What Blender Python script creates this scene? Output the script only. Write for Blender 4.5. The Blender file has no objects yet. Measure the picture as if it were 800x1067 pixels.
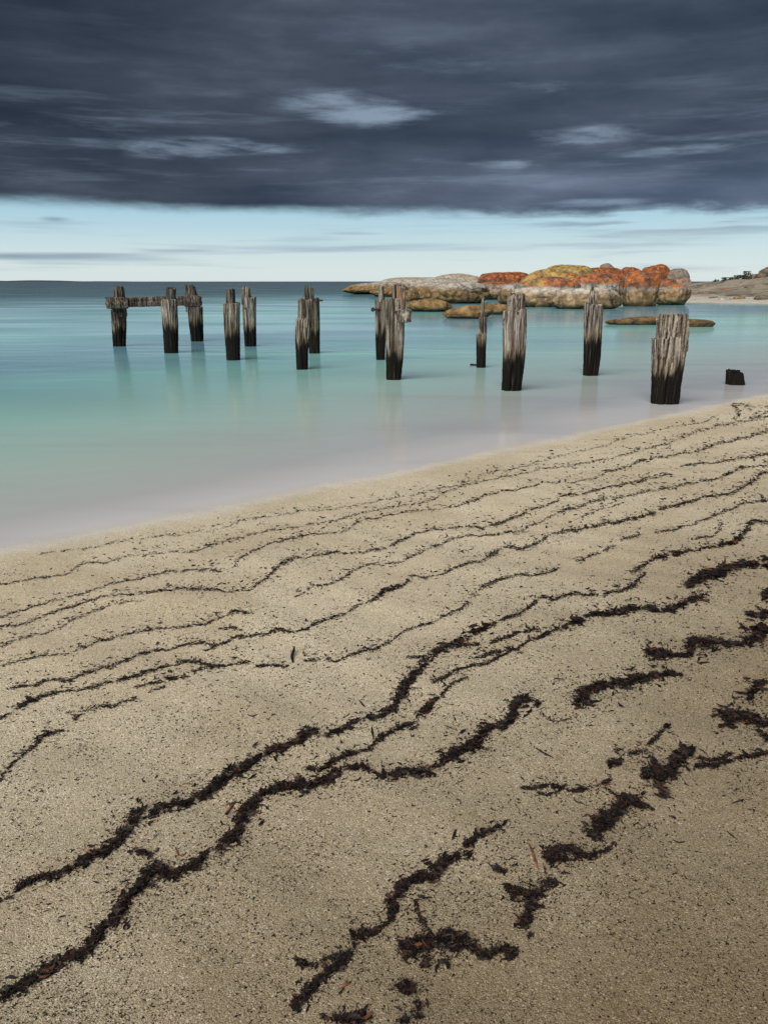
import bpy, bmesh, math, random
import numpy as np
from mathutils import Vector, noise as mnoise

random.seed(7)
rng = np.random.default_rng(11)
S = bpy.context.scene
COL = S.collection

# ------------------------------------------------------------------ camera
H = 1.6
F = 800.0
TILT = math.atan(240.5 / 800.0)
cd = bpy.data.cameras.new("camera")
cam = bpy.data.objects.new("camera", cd)
COL.objects.link(cam)
cam.location = (0, 0, H)
cam.rotation_euler = (math.pi / 2 - TILT, 0, 0)
cd.sensor_fit = 'HORIZONTAL'
cd.sensor_width = 36.0
cd.lens = 36.0
cd.clip_start = 0.05
cd.clip_end = 30000
S.camera = cam
S.view_settings.view_transform = 'Standard'
S.view_settings.look = 'None'
S.view_settings.exposure = 0.45
S.view_settings.gamma = 1.0
S.cycles.use_denoising = True
S.cycles.max_bounces = 6

# ------------------------------------------------------------------ node helpers
def N(nt, kind, **kw):
    n = nt.nodes.new(kind)
    for k, v in kw.items():
        if k == 'ins':
            for a, b in v.items():
                n.inputs[a].default_value = b
        else:
            setattr(n, k, v)
    return n

def math_(nt, op, a, b=None, c=None, clamp=False):
    n = nt.nodes.new('ShaderNodeMath'); n.operation = op; n.use_clamp = clamp
    for i, v in enumerate((a, b, c)):
        if v is None: continue
        if isinstance(v, (int, float)): n.inputs[i].default_value = v
        else: nt.links.new(v, n.inputs[i])
    return n.outputs[0]

def vmath(nt, op, a, b=None, out=0):
    n = nt.nodes.new('ShaderNodeVectorMath'); n.operation = op
    for i, v in enumerate((a, b)):
        if v is None: continue
        if isinstance(v, (tuple, list)): n.inputs[i].default_value = v
        else: nt.links.new(v, n.inputs[i])
    return n.outputs[out]

def mapr(nt, v, a, b, c=0.0, d=1.0, smooth=True):
    n = nt.nodes.new('ShaderNodeMapRange')
    n.interpolation_type = 'SMOOTHSTEP' if smooth else 'LINEAR'
    nt.links.new(v, n.inputs[0])
    for i, q in zip((1, 2, 3, 4), (a, b, c, d)):
        if isinstance(q, (int, float)): n.inputs[i].default_value = q
        else: nt.links.new(q, n.inputs[i])
    return n.outputs[0]

def mix(nt, f, a, b, mode='MIX'):
    n = nt.nodes.new('ShaderNodeMix'); n.data_type = 'RGBA'; n.blend_type = mode
    n.clamp_result = False
    for i, v in zip((0, 6, 7), (f, a, b)):
        if isinstance(v, (int, float)): n.inputs[i].default_value = v
        elif isinstance(v, (tuple, list)): n.inputs[i].default_value = (*v[:3], 1)
        else: nt.links.new(v, n.inputs[i])
    return n.outputs[2]

def noise_(nt, vec, scale, detail=4, rough=0.55, dist=0.0, lac=2.0, out=0):
    n = nt.nodes.new('ShaderNodeTexNoise')
    n.inputs['Scale'].default_value = scale
    n.inputs['Detail'].default_value = detail
    n.inputs['Roughness'].default_value = rough
    n.inputs['Distortion'].default_value = dist
    if vec is not None: nt.links.new(vec, n.inputs['Vector'])
    return n.outputs[out]

def ramp(nt, v, stops):
    n = nt.nodes.new('ShaderNodeValToRGB')
    cr = n.color_ramp
    while len(cr.elements) < len(stops): cr.elements.new(0.5)
    for e, (p, c) in zip(cr.elements, stops):
        e.position = p
        e.color = (*c, 1) if len(c) == 3 else c
    nt.links.new(v, n.inputs[0])
    return n.outputs[0]

def mapping(nt, vec, scale):
    return vmath(nt, 'MULTIPLY', vec, scale)

def new_mat(name):
    m = bpy.data.materials.new(name); m.use_nodes = True
    nt = m.node_tree
    return m, nt, nt.nodes['Principled BSDF']

def bump(nt, h, strength, dist, normal=None):
    n = nt.nodes.new('ShaderNodeBump')
    n.inputs['Strength'].default_value = strength
    n.inputs['Distance'].default_value = dist
    nt.links.new(h, n.inputs['Height'])
    if normal is not None: nt.links.new(normal, n.inputs['Normal'])
    return n.outputs[0]

# ------------------------------------------------------------------ projection helpers (pixel of the 800x1067 photograph -> place)
CT, ST = math.cos(TILT), math.sin(TILT)
def raydir(px, py):
    a = (np.asarray(px, float) - 400.0) / F
    b = (533.5 - np.asarray(py, float)) / F
    return a, CT + b * ST, -ST + b * CT

def at(px, py, z=0.0):
    a, dy, dz = raydir(px, py)
    t = (z - H) / dz
    return a * t, dy * t

def z_at(y, py):
    """height of the pixel row py at distance y"""
    a, dy, dz = raydir(400, py)
    return float(H + dz * y / dy)

def x_at(px, py, y):
    a, dy, dz = raydir(px, py)
    return float(a * y / dy)

# ------------------------------------------------------------------ sky and sun
SUN_EL, SUN_AZ = math.radians(45), math.radians(213)     # azimuth from +Y clockwise: behind the camera, a little to its left
w = bpy.data.worlds.new("World"); S.world = w; w.use_nodes = True
nt = w.node_tree
bg = nt.nodes['Background']
bg.inputs['Strength'].default_value = 0.1
sky = nt.nodes.new('ShaderNodeTexSky'); sky.sky_type = 'NISHITA'
sky.sun_disc = False; sky.sun_elevation = SUN_EL; sky.sun_rotation = SUN_AZ
sky.air_density = 1.0; sky.dust_density = 1.0; sky.ozone_density = 1.5
tc = nt.nodes.new('ShaderNodeTexCoord')
D = tc.outputs['Generated']
sep = nt.nodes.new('ShaderNodeSeparateXYZ'); nt.links.new(D, sep.inputs[0])
dx, dy_, dz_ = sep.outputs
up = math_(nt, 'MAXIMUM', dz_, 0.0)
den = math_(nt, 'ADD', up, 0.10)
comb = nt.nodes.new('ShaderNodeCombineXYZ')
nt.links.new(math_(nt, 'DIVIDE', dx, den), comb.inputs[0])
nt.links.new(math_(nt, 'DIVIDE', dy_, den), comb.inputs[1])
PL = comb.outputs[0]
def gap(px, py, sx, sz, amt):
    a, b, c = [float(q) for q in raydir(px, py)]
    v = Vector((a, b, c)).normalized()
    d = vmath(nt, 'SUBTRACT', D, tuple(v))
    d = vmath(nt, 'MULTIPLY', d, (1 / sx, 1 / 0.35, 1 / sz))
    l = vmath(nt, 'LENGTH', d, out=1)
    return mapr(nt, l, 0.0, 1.0, amt, 0.0)
# clear air under the cloud deck: nishita, cooled a little and paled by thin high veil
veil = mapr(nt, dz_, 0.0, 0.10)
clear_t = mix(nt, veil, (5.1, 5.85, 5.85), (2.6, 4.35, 5.35))
clear = mix(nt, 0.90, sky.outputs[0], clear_t)
# thin streaks low in the clear band
st_v = mapping(nt, D, (2.2, 2.2, 42.0))
st_n = noise_(nt, st_v, 1.0, 5, 0.55, 0.3)
st_m = math_(nt, 'MULTIPLY', mapr(nt, st_n, 0.52, 0.72), mapr(nt, dz_, 0.0, 0.02, 0.35, 0.75))
clear = mix(nt, st_m, clear, (2.2, 3.0, 3.7))
for g in [(28, 267, .20, .0065, .8), (100, 265, .10, .004, .5), (57, 228, .022, .0045, .7), (190, 261, .07, .003, .5), (370, 243, .05, .003, .4)]:
    clear = mix(nt, math_(nt, 'MULTIPLY', gap(*g), mapr(nt, st_n, 0.35, 0.6, 0.5, 1.0)), clear, (1.5, 2.1, 2.8))
vw = mapping(nt, D, (3.2, 3.2, 60.0))
vn = noise_(nt, vw, 1.3, 6, 0.58, 0.2)
vm = math_(nt, 'MULTIPLY', mapr(nt, vn, 0.44, 0.62), math_(nt, 'MULTIPLY', mapr(nt, dx, -0.05, 0.32), mapr(nt, dz_, 0.035, 0.075)))
clear = mix(nt, math_(nt, 'MULTIPLY', vm, 0.75), clear, (1.3, 1.75, 2.3))
# cloud deck
n1 = noise_(nt, mapping(nt, PL, (0.8, 1.0, 1)), 0.62, 7, 0.50, 0.25)
st2 = noise_(nt, mapping(nt, D, (3.0, 3.0, 16.0)), 1.35, 7, 0.52, 0.15)
n2 = noise_(nt, mapping(nt, D, (11, 11, 34)), 1.0, 7, 0.62, 0.05)
cn = math_(nt, 'ADD', math_(nt, 'MULTIPLY', n1, 0.42), math_(nt, 'ADD', math_(nt, 'MULTIPLY', st2, 0.46), math_(nt, 'MULTIPLY', n2, 0.12)))
deck = ramp(nt, cn, [(0.34, (0.17, 0.26, 0.43)), (0.45, (0.30, 0.42, 0.64)), (0.54, (0.46, 0.60, 0.87)), (0.64, (0.82, 1.03, 1.42))])
lr = mapr(nt, dx, -0.42, 0.25, 0.74, 1.12)
lowd = math_(nt, 'MULTIPLY', mapr(nt, dz_, 0.085, 0.19, 1.0, 0.0), mapr(nt, dx, -0.3, 0.4, 0.10, 0.75))
deck = mix(nt, 1.0, deck, math_(nt, 'MULTIPLY', lr, math_(nt, 'ADD', lowd, 1.0)), 'MULTIPLY')
# thin places in the deck where paler sky shows through
gs = None
for g in [(235, 152, .15, .016, .9), (170, 158, .10, .013, .7), (350, 108, .12, .028, .75), (385, 122, .10, .02, .6), (20, 130, .10, .012, .45),
          (425, 118, .10, .02, .5), (615, 140, .13, .018, .9), (680, 158, .12, .012, .6), (775, 150, .07, .014, .8), (520, 172, .09, .012, .7),
          (590, 212, .16, .010, .7), (700, 235, .14, .010, .6), (455, 60, .20, .04, .3), (560, 90, .10, .02, .4)]:
    o = gap(*g)
    gs = o if gs is None else math_(nt, 'ADD', gs, o)
gn = noise_(nt, mapping(nt, D, (5.5, 5.5, 34.0)), 1.7, 7, 0.60, 0.2)
gm = math_(nt, 'ADD', gs, math_(nt, 'MULTIPLY', math_(nt, 'SUBTRACT', gn, 0.5), 3.4))
gm = math_(nt, 'MULTIPLY', mapr(nt, gm, 0.10, 1.45), mapr(nt, gs, 0.0, 0.6))
sk = noise_(nt, mapping(nt, D, (3.6, 3.6, 44.0)), 1.3, 8, 0.62, 0.15)
sb = math_(nt, 'MULTIPLY', mapr(nt, dz_, 0.09, 0.12), mapr(nt, dz_, 0.15, 0.24, 1.0, 0.15))
gm = math_(nt, 'ADD', gm, math_(nt, 'MULTIPLY', math_(nt, 'MULTIPLY', mapr(nt, sk, 0.50, 0.76), sb), 0.40), clamp=True)
gm = math_(nt, 'MULTIPLY', gm, 0.85)
deck = mix(nt, gm, deck, (2.0, 2.6, 3.4))
# lower edge of the deck
en = noise_(nt, mapping(nt, D, (5.0, 5.0, 22.0)), 1.5, 8, 0.62, 0.1)
ea = mapr(nt, dx, -0.1, 0.3, 0.020, 0.050)
eh = math_(nt, 'ADD', dz_, math_(nt, 'MULTIPLY', math_(nt, 'SUBTRACT', en, 0.5), ea))
edge = mapr(nt, math_(nt, 'SUBTRACT', eh, math_(nt, 'MULTIPLY', dx, -0.010)), 0.0725, 0.0905)
allsky = mix(nt, edge, clear, deck)
nt.links.new(allsky, bg.inputs['Color'])

sl = bpy.data.lights.new("sun", 'SUN'); so = bpy.data.objects.new("sun", sl); COL.objects.link(so)
sl.energy = 3.2; sl.angle = math.radians(55); sl.color = (1.0, 0.955, 0.89)
sd = Vector((math.sin(SUN_AZ) * math.cos(SUN_EL), math.cos(SUN_AZ) * math.cos(SUN_EL), math.sin(SUN_EL)))
so.rotation_euler = sd.to_track_quat('Z', 'Y').to_euler()
so.location = (0, 0, 30)

# ------------------------------------------------------------------ object helpers
def tag(o, label=None, cat=None, group=None, kind=None):
    if label: o['label'] = label
    if cat: o['category'] = cat
    if group: o['group'] = group
    if kind: o['kind'] = kind
    return o

def mesh_obj(name, verts, faces, mat, parent=None, smooth=True, loc=None):
    me = bpy.data.meshes.new(name)
    me.from_pydata([tuple(map(float, v)) for v in verts], [], [tuple(map(int, f)) for f in faces])
    me.materials.append(mat)
    if smooth: me.polygons.foreach_set('use_smooth', [True] * len(me.polygons))
    me.update()
    o = bpy.data.objects.new(name, me); COL.objects.link(o)
    if parent: o.parent = parent
    if loc: o.location = loc
    return o

def mesh_np(name, verts, quads, mat, smooth=False, parent=None):
    """fast mesh from arrays; quads (n,4) or triangles (n,3)"""
    me = bpy.data.meshes.new(name)
    nv, nf, k = len(verts), len(quads), quads.shape[1]
    me.vertices.add(nv); me.vertices.foreach_set('co', np.ascontiguousarray(verts, np.float32).ravel())
    me.loops.add(nf * k); me.loops.foreach_set('vertex_index', np.ascontiguousarray(quads, np.int32).ravel())
    me.polygons.add(nf); me.polygons.foreach_set('loop_start', np.arange(0, nf * k, k, dtype=np.int32))
    me.polygons.foreach_set('loop_total', np.full(nf, k, np.int32))
    if smooth: me.polygons.foreach_set('use_smooth', np.ones(nf, bool))
    me.materials.append(mat); me.update(); me.validate()
    o = bpy.data.objects.new(name, me); COL.objects.link(o)
    if parent: o.parent = parent
    return o

def empty(name, loc=(0, 0, 0), rz=0):
    o = bpy.data.objects.new(name, None); COL.objects.link(o)
    o.location = loc; o.rotation_euler = (0, 0, rz); o.empty_display_size = 0.2
    return o

# ------------------------------------------------------------------ ground shape
SHORE = [(-60, 601), (0, 585), (140, 558), (300, 523), (400, 504), (500, 482), (600, 460), (700, 437), (800, 416)]
_sx, _sy = [], []
for px, py in SHORE:
    x, y = at(px, py, 0.0); _sx.append(float(x)); _sy.append(float(y))
_c = np.polyfit(_sx, _sy, 3)
def shore_y(x):
    x = np.asarray(x, float)
    x0, x1 = -3.0, 6.2
    xc = np.clip(x, x0, x1)
    base = np.polyval(_c, xc); sl_ = np.polyval(np.polyder(_c), xc)
    return base + sl_ * (x - xc)
SLN = math.hypot(1, float(np.polyval(np.polyder(_c), 1.5)))
def offshore(x, y):
    """metres out from the water's edge (negative on the beach)"""
    return (np.asarray(y, float) - shore_y(x)) / SLN
def terrain(x, y):
    x = np.asarray(x, float); y = np.asarray(y, float)
    s = -offshore(x, y)
    up_ = 0.075 * s
    up_ = np.where(s > 8, 0.6 + 1.2 * (1 - np.exp(-(s - 8) / 20)), up_)
    dn = np.maximum(0.09 * s, -1.0 + 0.008 * s)
    h = np.where(s > 0, up_, dn)
    rel = np.clip(s, 0, 1)
    wob = 0.008 * np.sin(1.3 * x + 2.1 * y + 0.7) + 0.006 * np.sin(3.1 * x - 2.3 * y) + 0.004 * np.sin(5.3 * x + 7.7 * y + 1.2 * np.sin(2 * x)) + 0.0022 * np.sin(13.0 * x + 17.0 * y + 2 * np.sin(4 * x + 1))
    return h + wob * rel

def at_sand(px, py):
    a, dy, dz = raydir(px, py)
    t = (0.25 - H) / dz
    for _ in range(14):
        t = 0.5 * t + 0.5 * (terrain(a * t, dy * t) - H) / dz
    x, y = a * t, dy * t
    return x, y, terrain(x, y)

def polar_grid(r0, r1, nr, front=420, back=90, half=math.radians(36), rr=None):
    th = np.concatenate([np.linspace(-half, half, front, endpoint=False), np.linspace(half, 2 * math.pi - half, back, endpoint=False)])
    if rr is None: rr = r0 * (r1 / r0) ** (np.arange(nr) / (nr - 1))
    nr = len(rr)
    R_, T_ = np.meshgrid(rr, th, indexing='ij')
    X, Y = R_ * np.sin(T_), R_ * np.cos(T_)
    n = len(th)
    i = np.arange(nr - 1)[:, None]; j = np.arange(n)[None, :]
    a = i * n + j; b = i * n + (j + 1) % n; c = (i + 1) * n + (j + 1) % n; d = (i + 1) * n + j
    q = np.stack([a, d, c, b], -1).reshape(-1, 4)
    return X.ravel(), Y.ravel(), q, n

# ------------------------------------------------------------------ materials: sand
def sand_look(nt):
    """grain colour and grain height of the beach sand"""
    g = nt.nodes.new('ShaderNodeNewGeometry'); P = g.outputs['Position']
    def vor(scale, rnd=1.0):
        v = nt.nodes.new('ShaderNodeTexVoronoi'); v.inputs['Scale'].default_value = scale
        v.inputs['Randomness'].default_value = rnd
        nt.links.new(P, v.inputs['Vector']); return v
    v1 = vor(620); v2 = vor(300); v3 = vor(130)
    s1 = nt.nodes.new('ShaderNodeSeparateColor'); nt.links.new(v1.outputs['Color'], s1.inputs[0])
    s2 = nt.nodes.new('ShaderNodeSeparateColor'); nt.links.new(v2.outputs['Color'], s2.inputs[0])
    s3 = nt.nodes.new('ShaderNodeSeparateColor'); nt.links.new(v3.outputs['Color'], s3.inputs[0])
    c1 = ramp(nt, s1.outputs[0], [(0.0, (0.07, 0.05, 0.03)), (0.16, (0.24, 0.195, 0.125)), (0.45, (0.39, 0.34, 0.24)), (0.80, (0.52, 0.47, 0.36)), (0.95, (0.82, 0.78, 0.68))])
    c2 = ramp(nt, s2.outputs[0], [(0.0, (0.05, 0.035, 0.02)), (0.10, (0.24, 0.18, 0.105)), (0.30, (0.39, 0.34, 0.245)), (0.85, (0.48, 0.43, 0.33)), (0.96, (0.88, 0.84, 0.76))])
    col = mix(nt, 0.45, c1, c2)
    near = mapr(nt, v3.outputs['Distance'], 0.25, 0.42, 1.0, 0.0)
    darkg = math_(nt, 'MULTIPLY', near, math_(nt, 'LESS_THAN', s3.outputs[0], 0.05))
    paleg = math_(nt, 'MULTIPLY', near, math_(nt, 'GREATER_THAN', s3.outputs[0], 0.97))
    col = mix(nt, darkg, col, (0.035, 0.022, 0.015))
    col = mix(nt, paleg, col, (0.80, 0.76, 0.68))
    big = noise_(nt, P, 0.9, 5, 0.6, 0.6)
    col = mix(nt, mapr(nt, big, 0.38, 0.62, 0.0, 0.85), col, mix(nt, 1.0, col, (0.86, 0.83, 0.79), 'MULTIPLY'))
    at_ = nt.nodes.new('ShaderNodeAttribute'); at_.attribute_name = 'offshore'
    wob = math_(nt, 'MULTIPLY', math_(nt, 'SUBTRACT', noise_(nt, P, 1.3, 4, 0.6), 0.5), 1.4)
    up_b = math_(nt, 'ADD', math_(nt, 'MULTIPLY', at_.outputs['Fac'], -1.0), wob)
    painted_falloff = mapr(nt, up_b, 1.7, 5.2)  # browner upper-beach sand with lens-edge darkening painted into its colour
    col = mix(nt, painted_falloff, mix(nt, 1.0, col, (1.40, 1.37, 1.30), 'MULTIPLY'), mix(nt, 1.0, col, (0.39, 0.312, 0.215), 'MULTIPLY'))
    hh = math_(nt, 'ADD', math_(nt, 'MULTIPLY', v1.outputs['Distance'], -0.0016), math_(nt, 'ADD', math_(nt, 'MULTIPLY', noise_(nt, P, 22, 4, 0.55), 0.005), math_(nt, 'MULTIPLY', noise_(nt, P, 4.5, 3, 0.5), 0.020)))
    hh = math_(nt, 'ADD', hh, math_(nt, 'MULTIPLY', v2.outputs['Distance'], -0.0022))
    return col, hh

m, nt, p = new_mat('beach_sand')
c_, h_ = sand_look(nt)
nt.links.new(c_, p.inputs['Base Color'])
p.inputs['Roughness'].default_value = 0.85
p.inputs['Specular IOR Level'].default_value = 0.25
nt.links.new(bump(nt, h_, 0.85, 1.0), p.inputs['Normal'])
M_sand = m


X, Y, Q, n_ = polar_grid(0, 0, 0, rr=np.concatenate([np.geomspace(0.15, 0.9, 24, endpoint=False), np.geomspace(0.9, 16, 520, endpoint=False), np.geomspace(16, 900, 60)]))
Z = terrain(X, Y)
dist_ = np.hypot(X, Y)
V = np.stack([X, Y, Z], 1)
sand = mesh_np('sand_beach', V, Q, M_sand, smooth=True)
# close the disc under the camera
off = offshore(X, Y).astype(np.float32)
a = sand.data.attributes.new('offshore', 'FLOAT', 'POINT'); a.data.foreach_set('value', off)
tag(sand, 'pale coarse sand beach sloping down into the bay', kind='structure')

# ------------------------------------------------------------------ water
m, nt, p = new_mat('sea_water')
g = nt.nodes.new('ShaderNodeNewGeometry'); P = g.outputs['Position']
at_ = nt.nodes.new('ShaderNodeAttribute'); at_.attribute_name = 'offshore'; OFF = at_.outputs['Fac']
sp = nt.nodes.new('ShaderNodeSeparateXYZ'); nt.links.new(P, sp.inputs[0])
lo = math_(nt, 'LOGARITHM', math_(nt, 'MAXIMUM', math_(nt, 'ADD', OFF, 1.0), 0.2), 10.0)     # 0 at the edge, 1 at 9 m, 2 at 99 m, 3 at 1 km
wn = noise_(nt, mapping(nt, P, (0.07, 0.22, 1)), 1.0, 2, 0.5, 0.5)
lo = math_(nt, 'ADD', lo, math_(nt, 'MULTIPLY', math_(nt, 'SUBTRACT', wn, 0.5), mapr(nt, OFF, 5, 60, 0.20, 0.05)))
lo3 = math_(nt, 'DIVIDE', lo, 3.0)
lo3 = math_(nt, 'ADD', lo3, mapr(nt, math_(nt, 'DIVIDE', sp.outputs[0], math_(nt, 'ADD', math_(nt, 'MAXIMUM', sp.outputs[1], 0.0), 4.0)), -0.5, 0.35, 0.035, -0.015))
body = ramp(nt, lo3, [(0.0, (0.56, 0.54, 0.53)), (0.07, (0.53, 0.52, 0.52)), (0.12, (0.42, 0.43, 0.43)), (0.18, (0.40, 0.47, 0.44)), (0.27, (0.35, 0.55, 0.49)), (0.35, (0.25, 0.55, 0.49)), (0.415, (0.15, 0.32, 0.39)),  # last stop here is bluish cloud reflection painted into the ramp
                      (0.47, (0.13, 0.37, 0.38)), (0.54, (0.070, 0.27, 0.28)), (0.60, (0.025, 0.125, 0.15)), (0.67, (0.007, 0.042, 0.062)), (0.85, (0.003, 0.018, 0.035))])
# cloud reflection painted into the body colour as bluish bands, suspended sand as paler ones
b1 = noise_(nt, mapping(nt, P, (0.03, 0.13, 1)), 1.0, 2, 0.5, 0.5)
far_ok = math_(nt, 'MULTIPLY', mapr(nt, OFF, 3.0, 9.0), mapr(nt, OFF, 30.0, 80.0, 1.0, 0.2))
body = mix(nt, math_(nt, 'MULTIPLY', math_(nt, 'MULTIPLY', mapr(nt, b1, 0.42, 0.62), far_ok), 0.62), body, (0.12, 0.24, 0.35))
b2 = noise_(nt, mapping(nt, vmath(nt, 'ADD', P, (31, 7, 0)), (0.16, 0.7, 1)), 1.0, 4, 0.5, 0.6)
nearsh = mapr(nt, OFF, 0.8, 7.0, 1.0, 0.0)
body = mix(nt, math_(nt, 'MULTIPLY', math_(nt, 'MULTIPLY', mapr(nt, b2, 0.45, 0.68), nearsh), 0.55), body, (0.36, 0.37, 0.39))
# at its edge the swash is a film too thin to hide the sand
an = noise_(nt, mapping(nt, P, (1.3, 1.9, 1)), 1.0, 4, 0.55, 0.4)
film = mapr(nt, math_(nt, 'ADD', OFF, math_(nt, 'MULTIPLY', math_(nt, 'SUBTRACT', an, 0.5), 0.35)), -0.02, 0.42)
sc_, sh_ = sand_look(nt)
body = mix(nt, film, sc_, body)
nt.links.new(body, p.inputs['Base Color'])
p.inputs['IOR'].default_value = 1.33
rn = noise_(nt, mapping(nt, P, (0.1, 0.3, 1)), 1.0, 1, 0.5)
rg = mapr(nt, rn, 0.3, 0.7, 0.12, 0.18)
nt.links.new(mapr(nt, film, 0.0, 1.0, 0.7, rg), p.inputs['Roughness'])
hb = noise_(nt, mapping(nt, P, (0.5, 1.4, 1)), 1.0, 2, 0.5, 0.3)
hs = math_(nt, 'MULTIPLY', sh_, mapr(nt, film, 0.0, 0.7, 0.85, 0.0))
nt.links.new(bump(nt, math_(nt, 'ADD', math_(nt, 'MULTIPLY', hb, mapr(nt, OFF, 10, 60, 0.006, 0.0)), hs), 1.0, 1.0), p.inputs['Normal'])
# farther out the averaged wave slopes mirror much less of the low sky than a flat sheet would
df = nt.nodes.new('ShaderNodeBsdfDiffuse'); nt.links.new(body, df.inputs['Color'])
ms = nt.nodes.new('ShaderNodeMixShader')
nt.links.new(mapr(nt, OFF, 12.0, 90.0, 0.05, 0.72), ms.inputs[0])
nt.links.new(p.outputs[0], ms.inputs[1]); nt.links.new(df.outputs[0], ms.inputs[2])
nt.links.new(ms.outputs[0], nt.nodes['Material Output'].inputs['Surface'])
M_water = m
X, Y, Q, n_ = polar_grid(1.0, 24000, 300, front=360, back=120)
V = np.stack([X, Y, np.zeros_like(X)], 1)
offw = offshore(X, Y)
keep = (offw[Q] > -0.6).any(1)
Q = Q[keep]
used = np.unique(Q); remap = np.full(len(X), -1); remap[used] = np.arange(len(used))
water = mesh_np('sea_water', V[used], remap[Q], M_water, smooth=True)
a = water.data.attributes.new('offshore', 'FLOAT', 'POINT'); a.data.foreach_set('value', offw[used].astype(np.float32))
tag(water, 'calm milky turquoise bay water smoothed by a long exposure', kind='structure')

# ------------------------------------------------------------------ timber
def wood_material(name, rust=0.0, dark=False, tone=1.0):
    m, nt, p = new_mat(name)
    t = nt.nodes.new('ShaderNodeTexCoord'); O = t.outputs['Object']
    oi = nt.nodes.new('ShaderNodeObjectInfo')
    g = nt.nodes.new('ShaderNodeNewGeometry')
    wz = nt.nodes.new('ShaderNodeSeparateXYZ'); nt.links.new(g.outputs['Position'], wz.inputs[0])
    rv = vmath(nt, 'ADD', O, None)
    n = rv.node
    cr = nt.nodes.new('ShaderNodeCombineXYZ')
    for i in range(3): nt.links.new(math_(nt, 'MULTIPLY', oi.outputs['Random'], 37.0 + 11 * i), cr.inputs[i])
    nt.links.new(cr.outputs[0], n.inputs[1])
    fine = noise_(nt, mapping(nt, rv, (34, 34, 1.6)), 1.0, 6, 0.62, 0.25)
    mid = noise_(nt, mapping(nt, rv, (11, 11, 1.2)), 1.0, 5, 0.6, 0.3)
    grey = ramp(nt, fine, [(0.36, (0.022, 0.018, 0.015)), (0.44, (0.14, 0.12, 0.10)), (0.50, (0.36, 0.33, 0.29)), (0.60, (0.62, 0.585, 0.53))])
    grey = mix(nt, mapr(nt, mid, 0.35, 0.62, 0.0, 0.75), mix(nt, 1.0, grey, (0.32, 0.29, 0.27), 'MULTIPLY'), grey)
    grey = mix(nt, math_(nt, 'MULTIPLY', math_(nt, 'FRACT', math_(nt, 'MULTIPLY', oi.outputs['Random'], 7.3)), 0.45), grey, mix(nt, 1.0, grey, (0.92, 0.76, 0.60), 'MULTIPLY'))
    knot = noise_(nt, mapping(nt, rv, (7, 7, 3.5)), 1.0, 3, 0.6, 0.8)
    grey = mix(nt, mapr(nt, knot, 0.60, 0.68, 0.0, 0.8), grey, (0.035, 0.026, 0.020))
    if tone != 1.0: grey = mix(nt, 1.0, grey, (tone, tone * 0.98, tone * 0.96), 'MULTIPLY')
    # tide zone: soaked black at the foot, tan algae stain above it, jagged along the grain
    jag = noise_(nt, mapping(nt, rv, (15, 15, 0.6)), 1.0, 4, 0.65)
    jz = math_(nt, 'ADD', wz.outputs[2], math_(nt, 'MULTIPLY', math_(nt, 'SUBTRACT', jag, 0.5), -0.85))
    jz = math_(nt, 'ADD', jz, math_(nt, 'MULTIPLY', math_(nt, 'SUBTRACT', oi.outputs['Random'], 0.5), 0.30))
    tan = ramp(nt, fine, [(0.38, (0.03, 0.02, 0.012)), (0.5, (0.17, 0.125, 0.075)), (0.68, (0.42, 0.35, 0.25))])
    col = mix(nt, mapr(nt, jz, 0.62, 0.82, 0.65, 0.0), grey, tan)
    black = ramp(nt, fine, [(0.35, (0.003, 0.0027, 0.0025)), (0.58, (0.010, 0.008, 0.006)), (0.72, (0.06, 0.045, 0.035))])
    bm = mapr(nt, jz, 0.49, 0.68, 1.0, 0.0)
    col = mix(nt, bm, col, black)
    if rust > 0:
        rs = noise_(nt, mapping(nt, vmath(nt, 'ADD', rv, (5, 3, 9)), (9, 9, 0.9)), 1.0, 3, 0.5)
        rm = math_(nt, 'MULTIPLY', mapr(nt, rs, 0.56, 0.63), rust)
        rm = math_(nt, 'MULTIPLY', rm, mapr(nt, jz, 0.5, 0.8))
        col = mix(nt, rm, col, (0.38, 0.15, 0.04))
    if dark: col = black
    nt.links.new(col, p.inputs['Base Color'])
    p.inputs['Roughness'].default_value = 0.88
    p.inputs['Specular IOR Level'].default_value = 0.2
    hh = math_(nt, 'ADD', math_(nt, 'MULTIPLY', fine, 0.03), math_(nt, 'MULTIPLY', mid, 0.02))
    nt.links.new(bump(nt, hh, 1.0, 1.0), p.inputs['Normal'])
    return m
M_wood = wood_material('weathered_timber')
M_wood_rust = wood_material('rust_stained_timber', rust=0.7)
M_wood_dark = wood_material('soaked_timber', dark=True)
M_wood_brown = wood_material('brown_weathered_timber', tone=0.42)
m, nt, p = new_mat('rusted_iron')
t = nt.nodes.new('ShaderNodeTexCoord')
f_ = noise_(nt, t.outputs['Object'], 60, 4)
nt.links.new(ramp(nt, f_, [(0.3, (0.010, 0.007, 0.006)), (0.7, (0.06, 0.025, 0.012))]), p.inputs['Base Color'])
p.inputs['Roughness'].default_value = 0.8
M_iron = m

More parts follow.
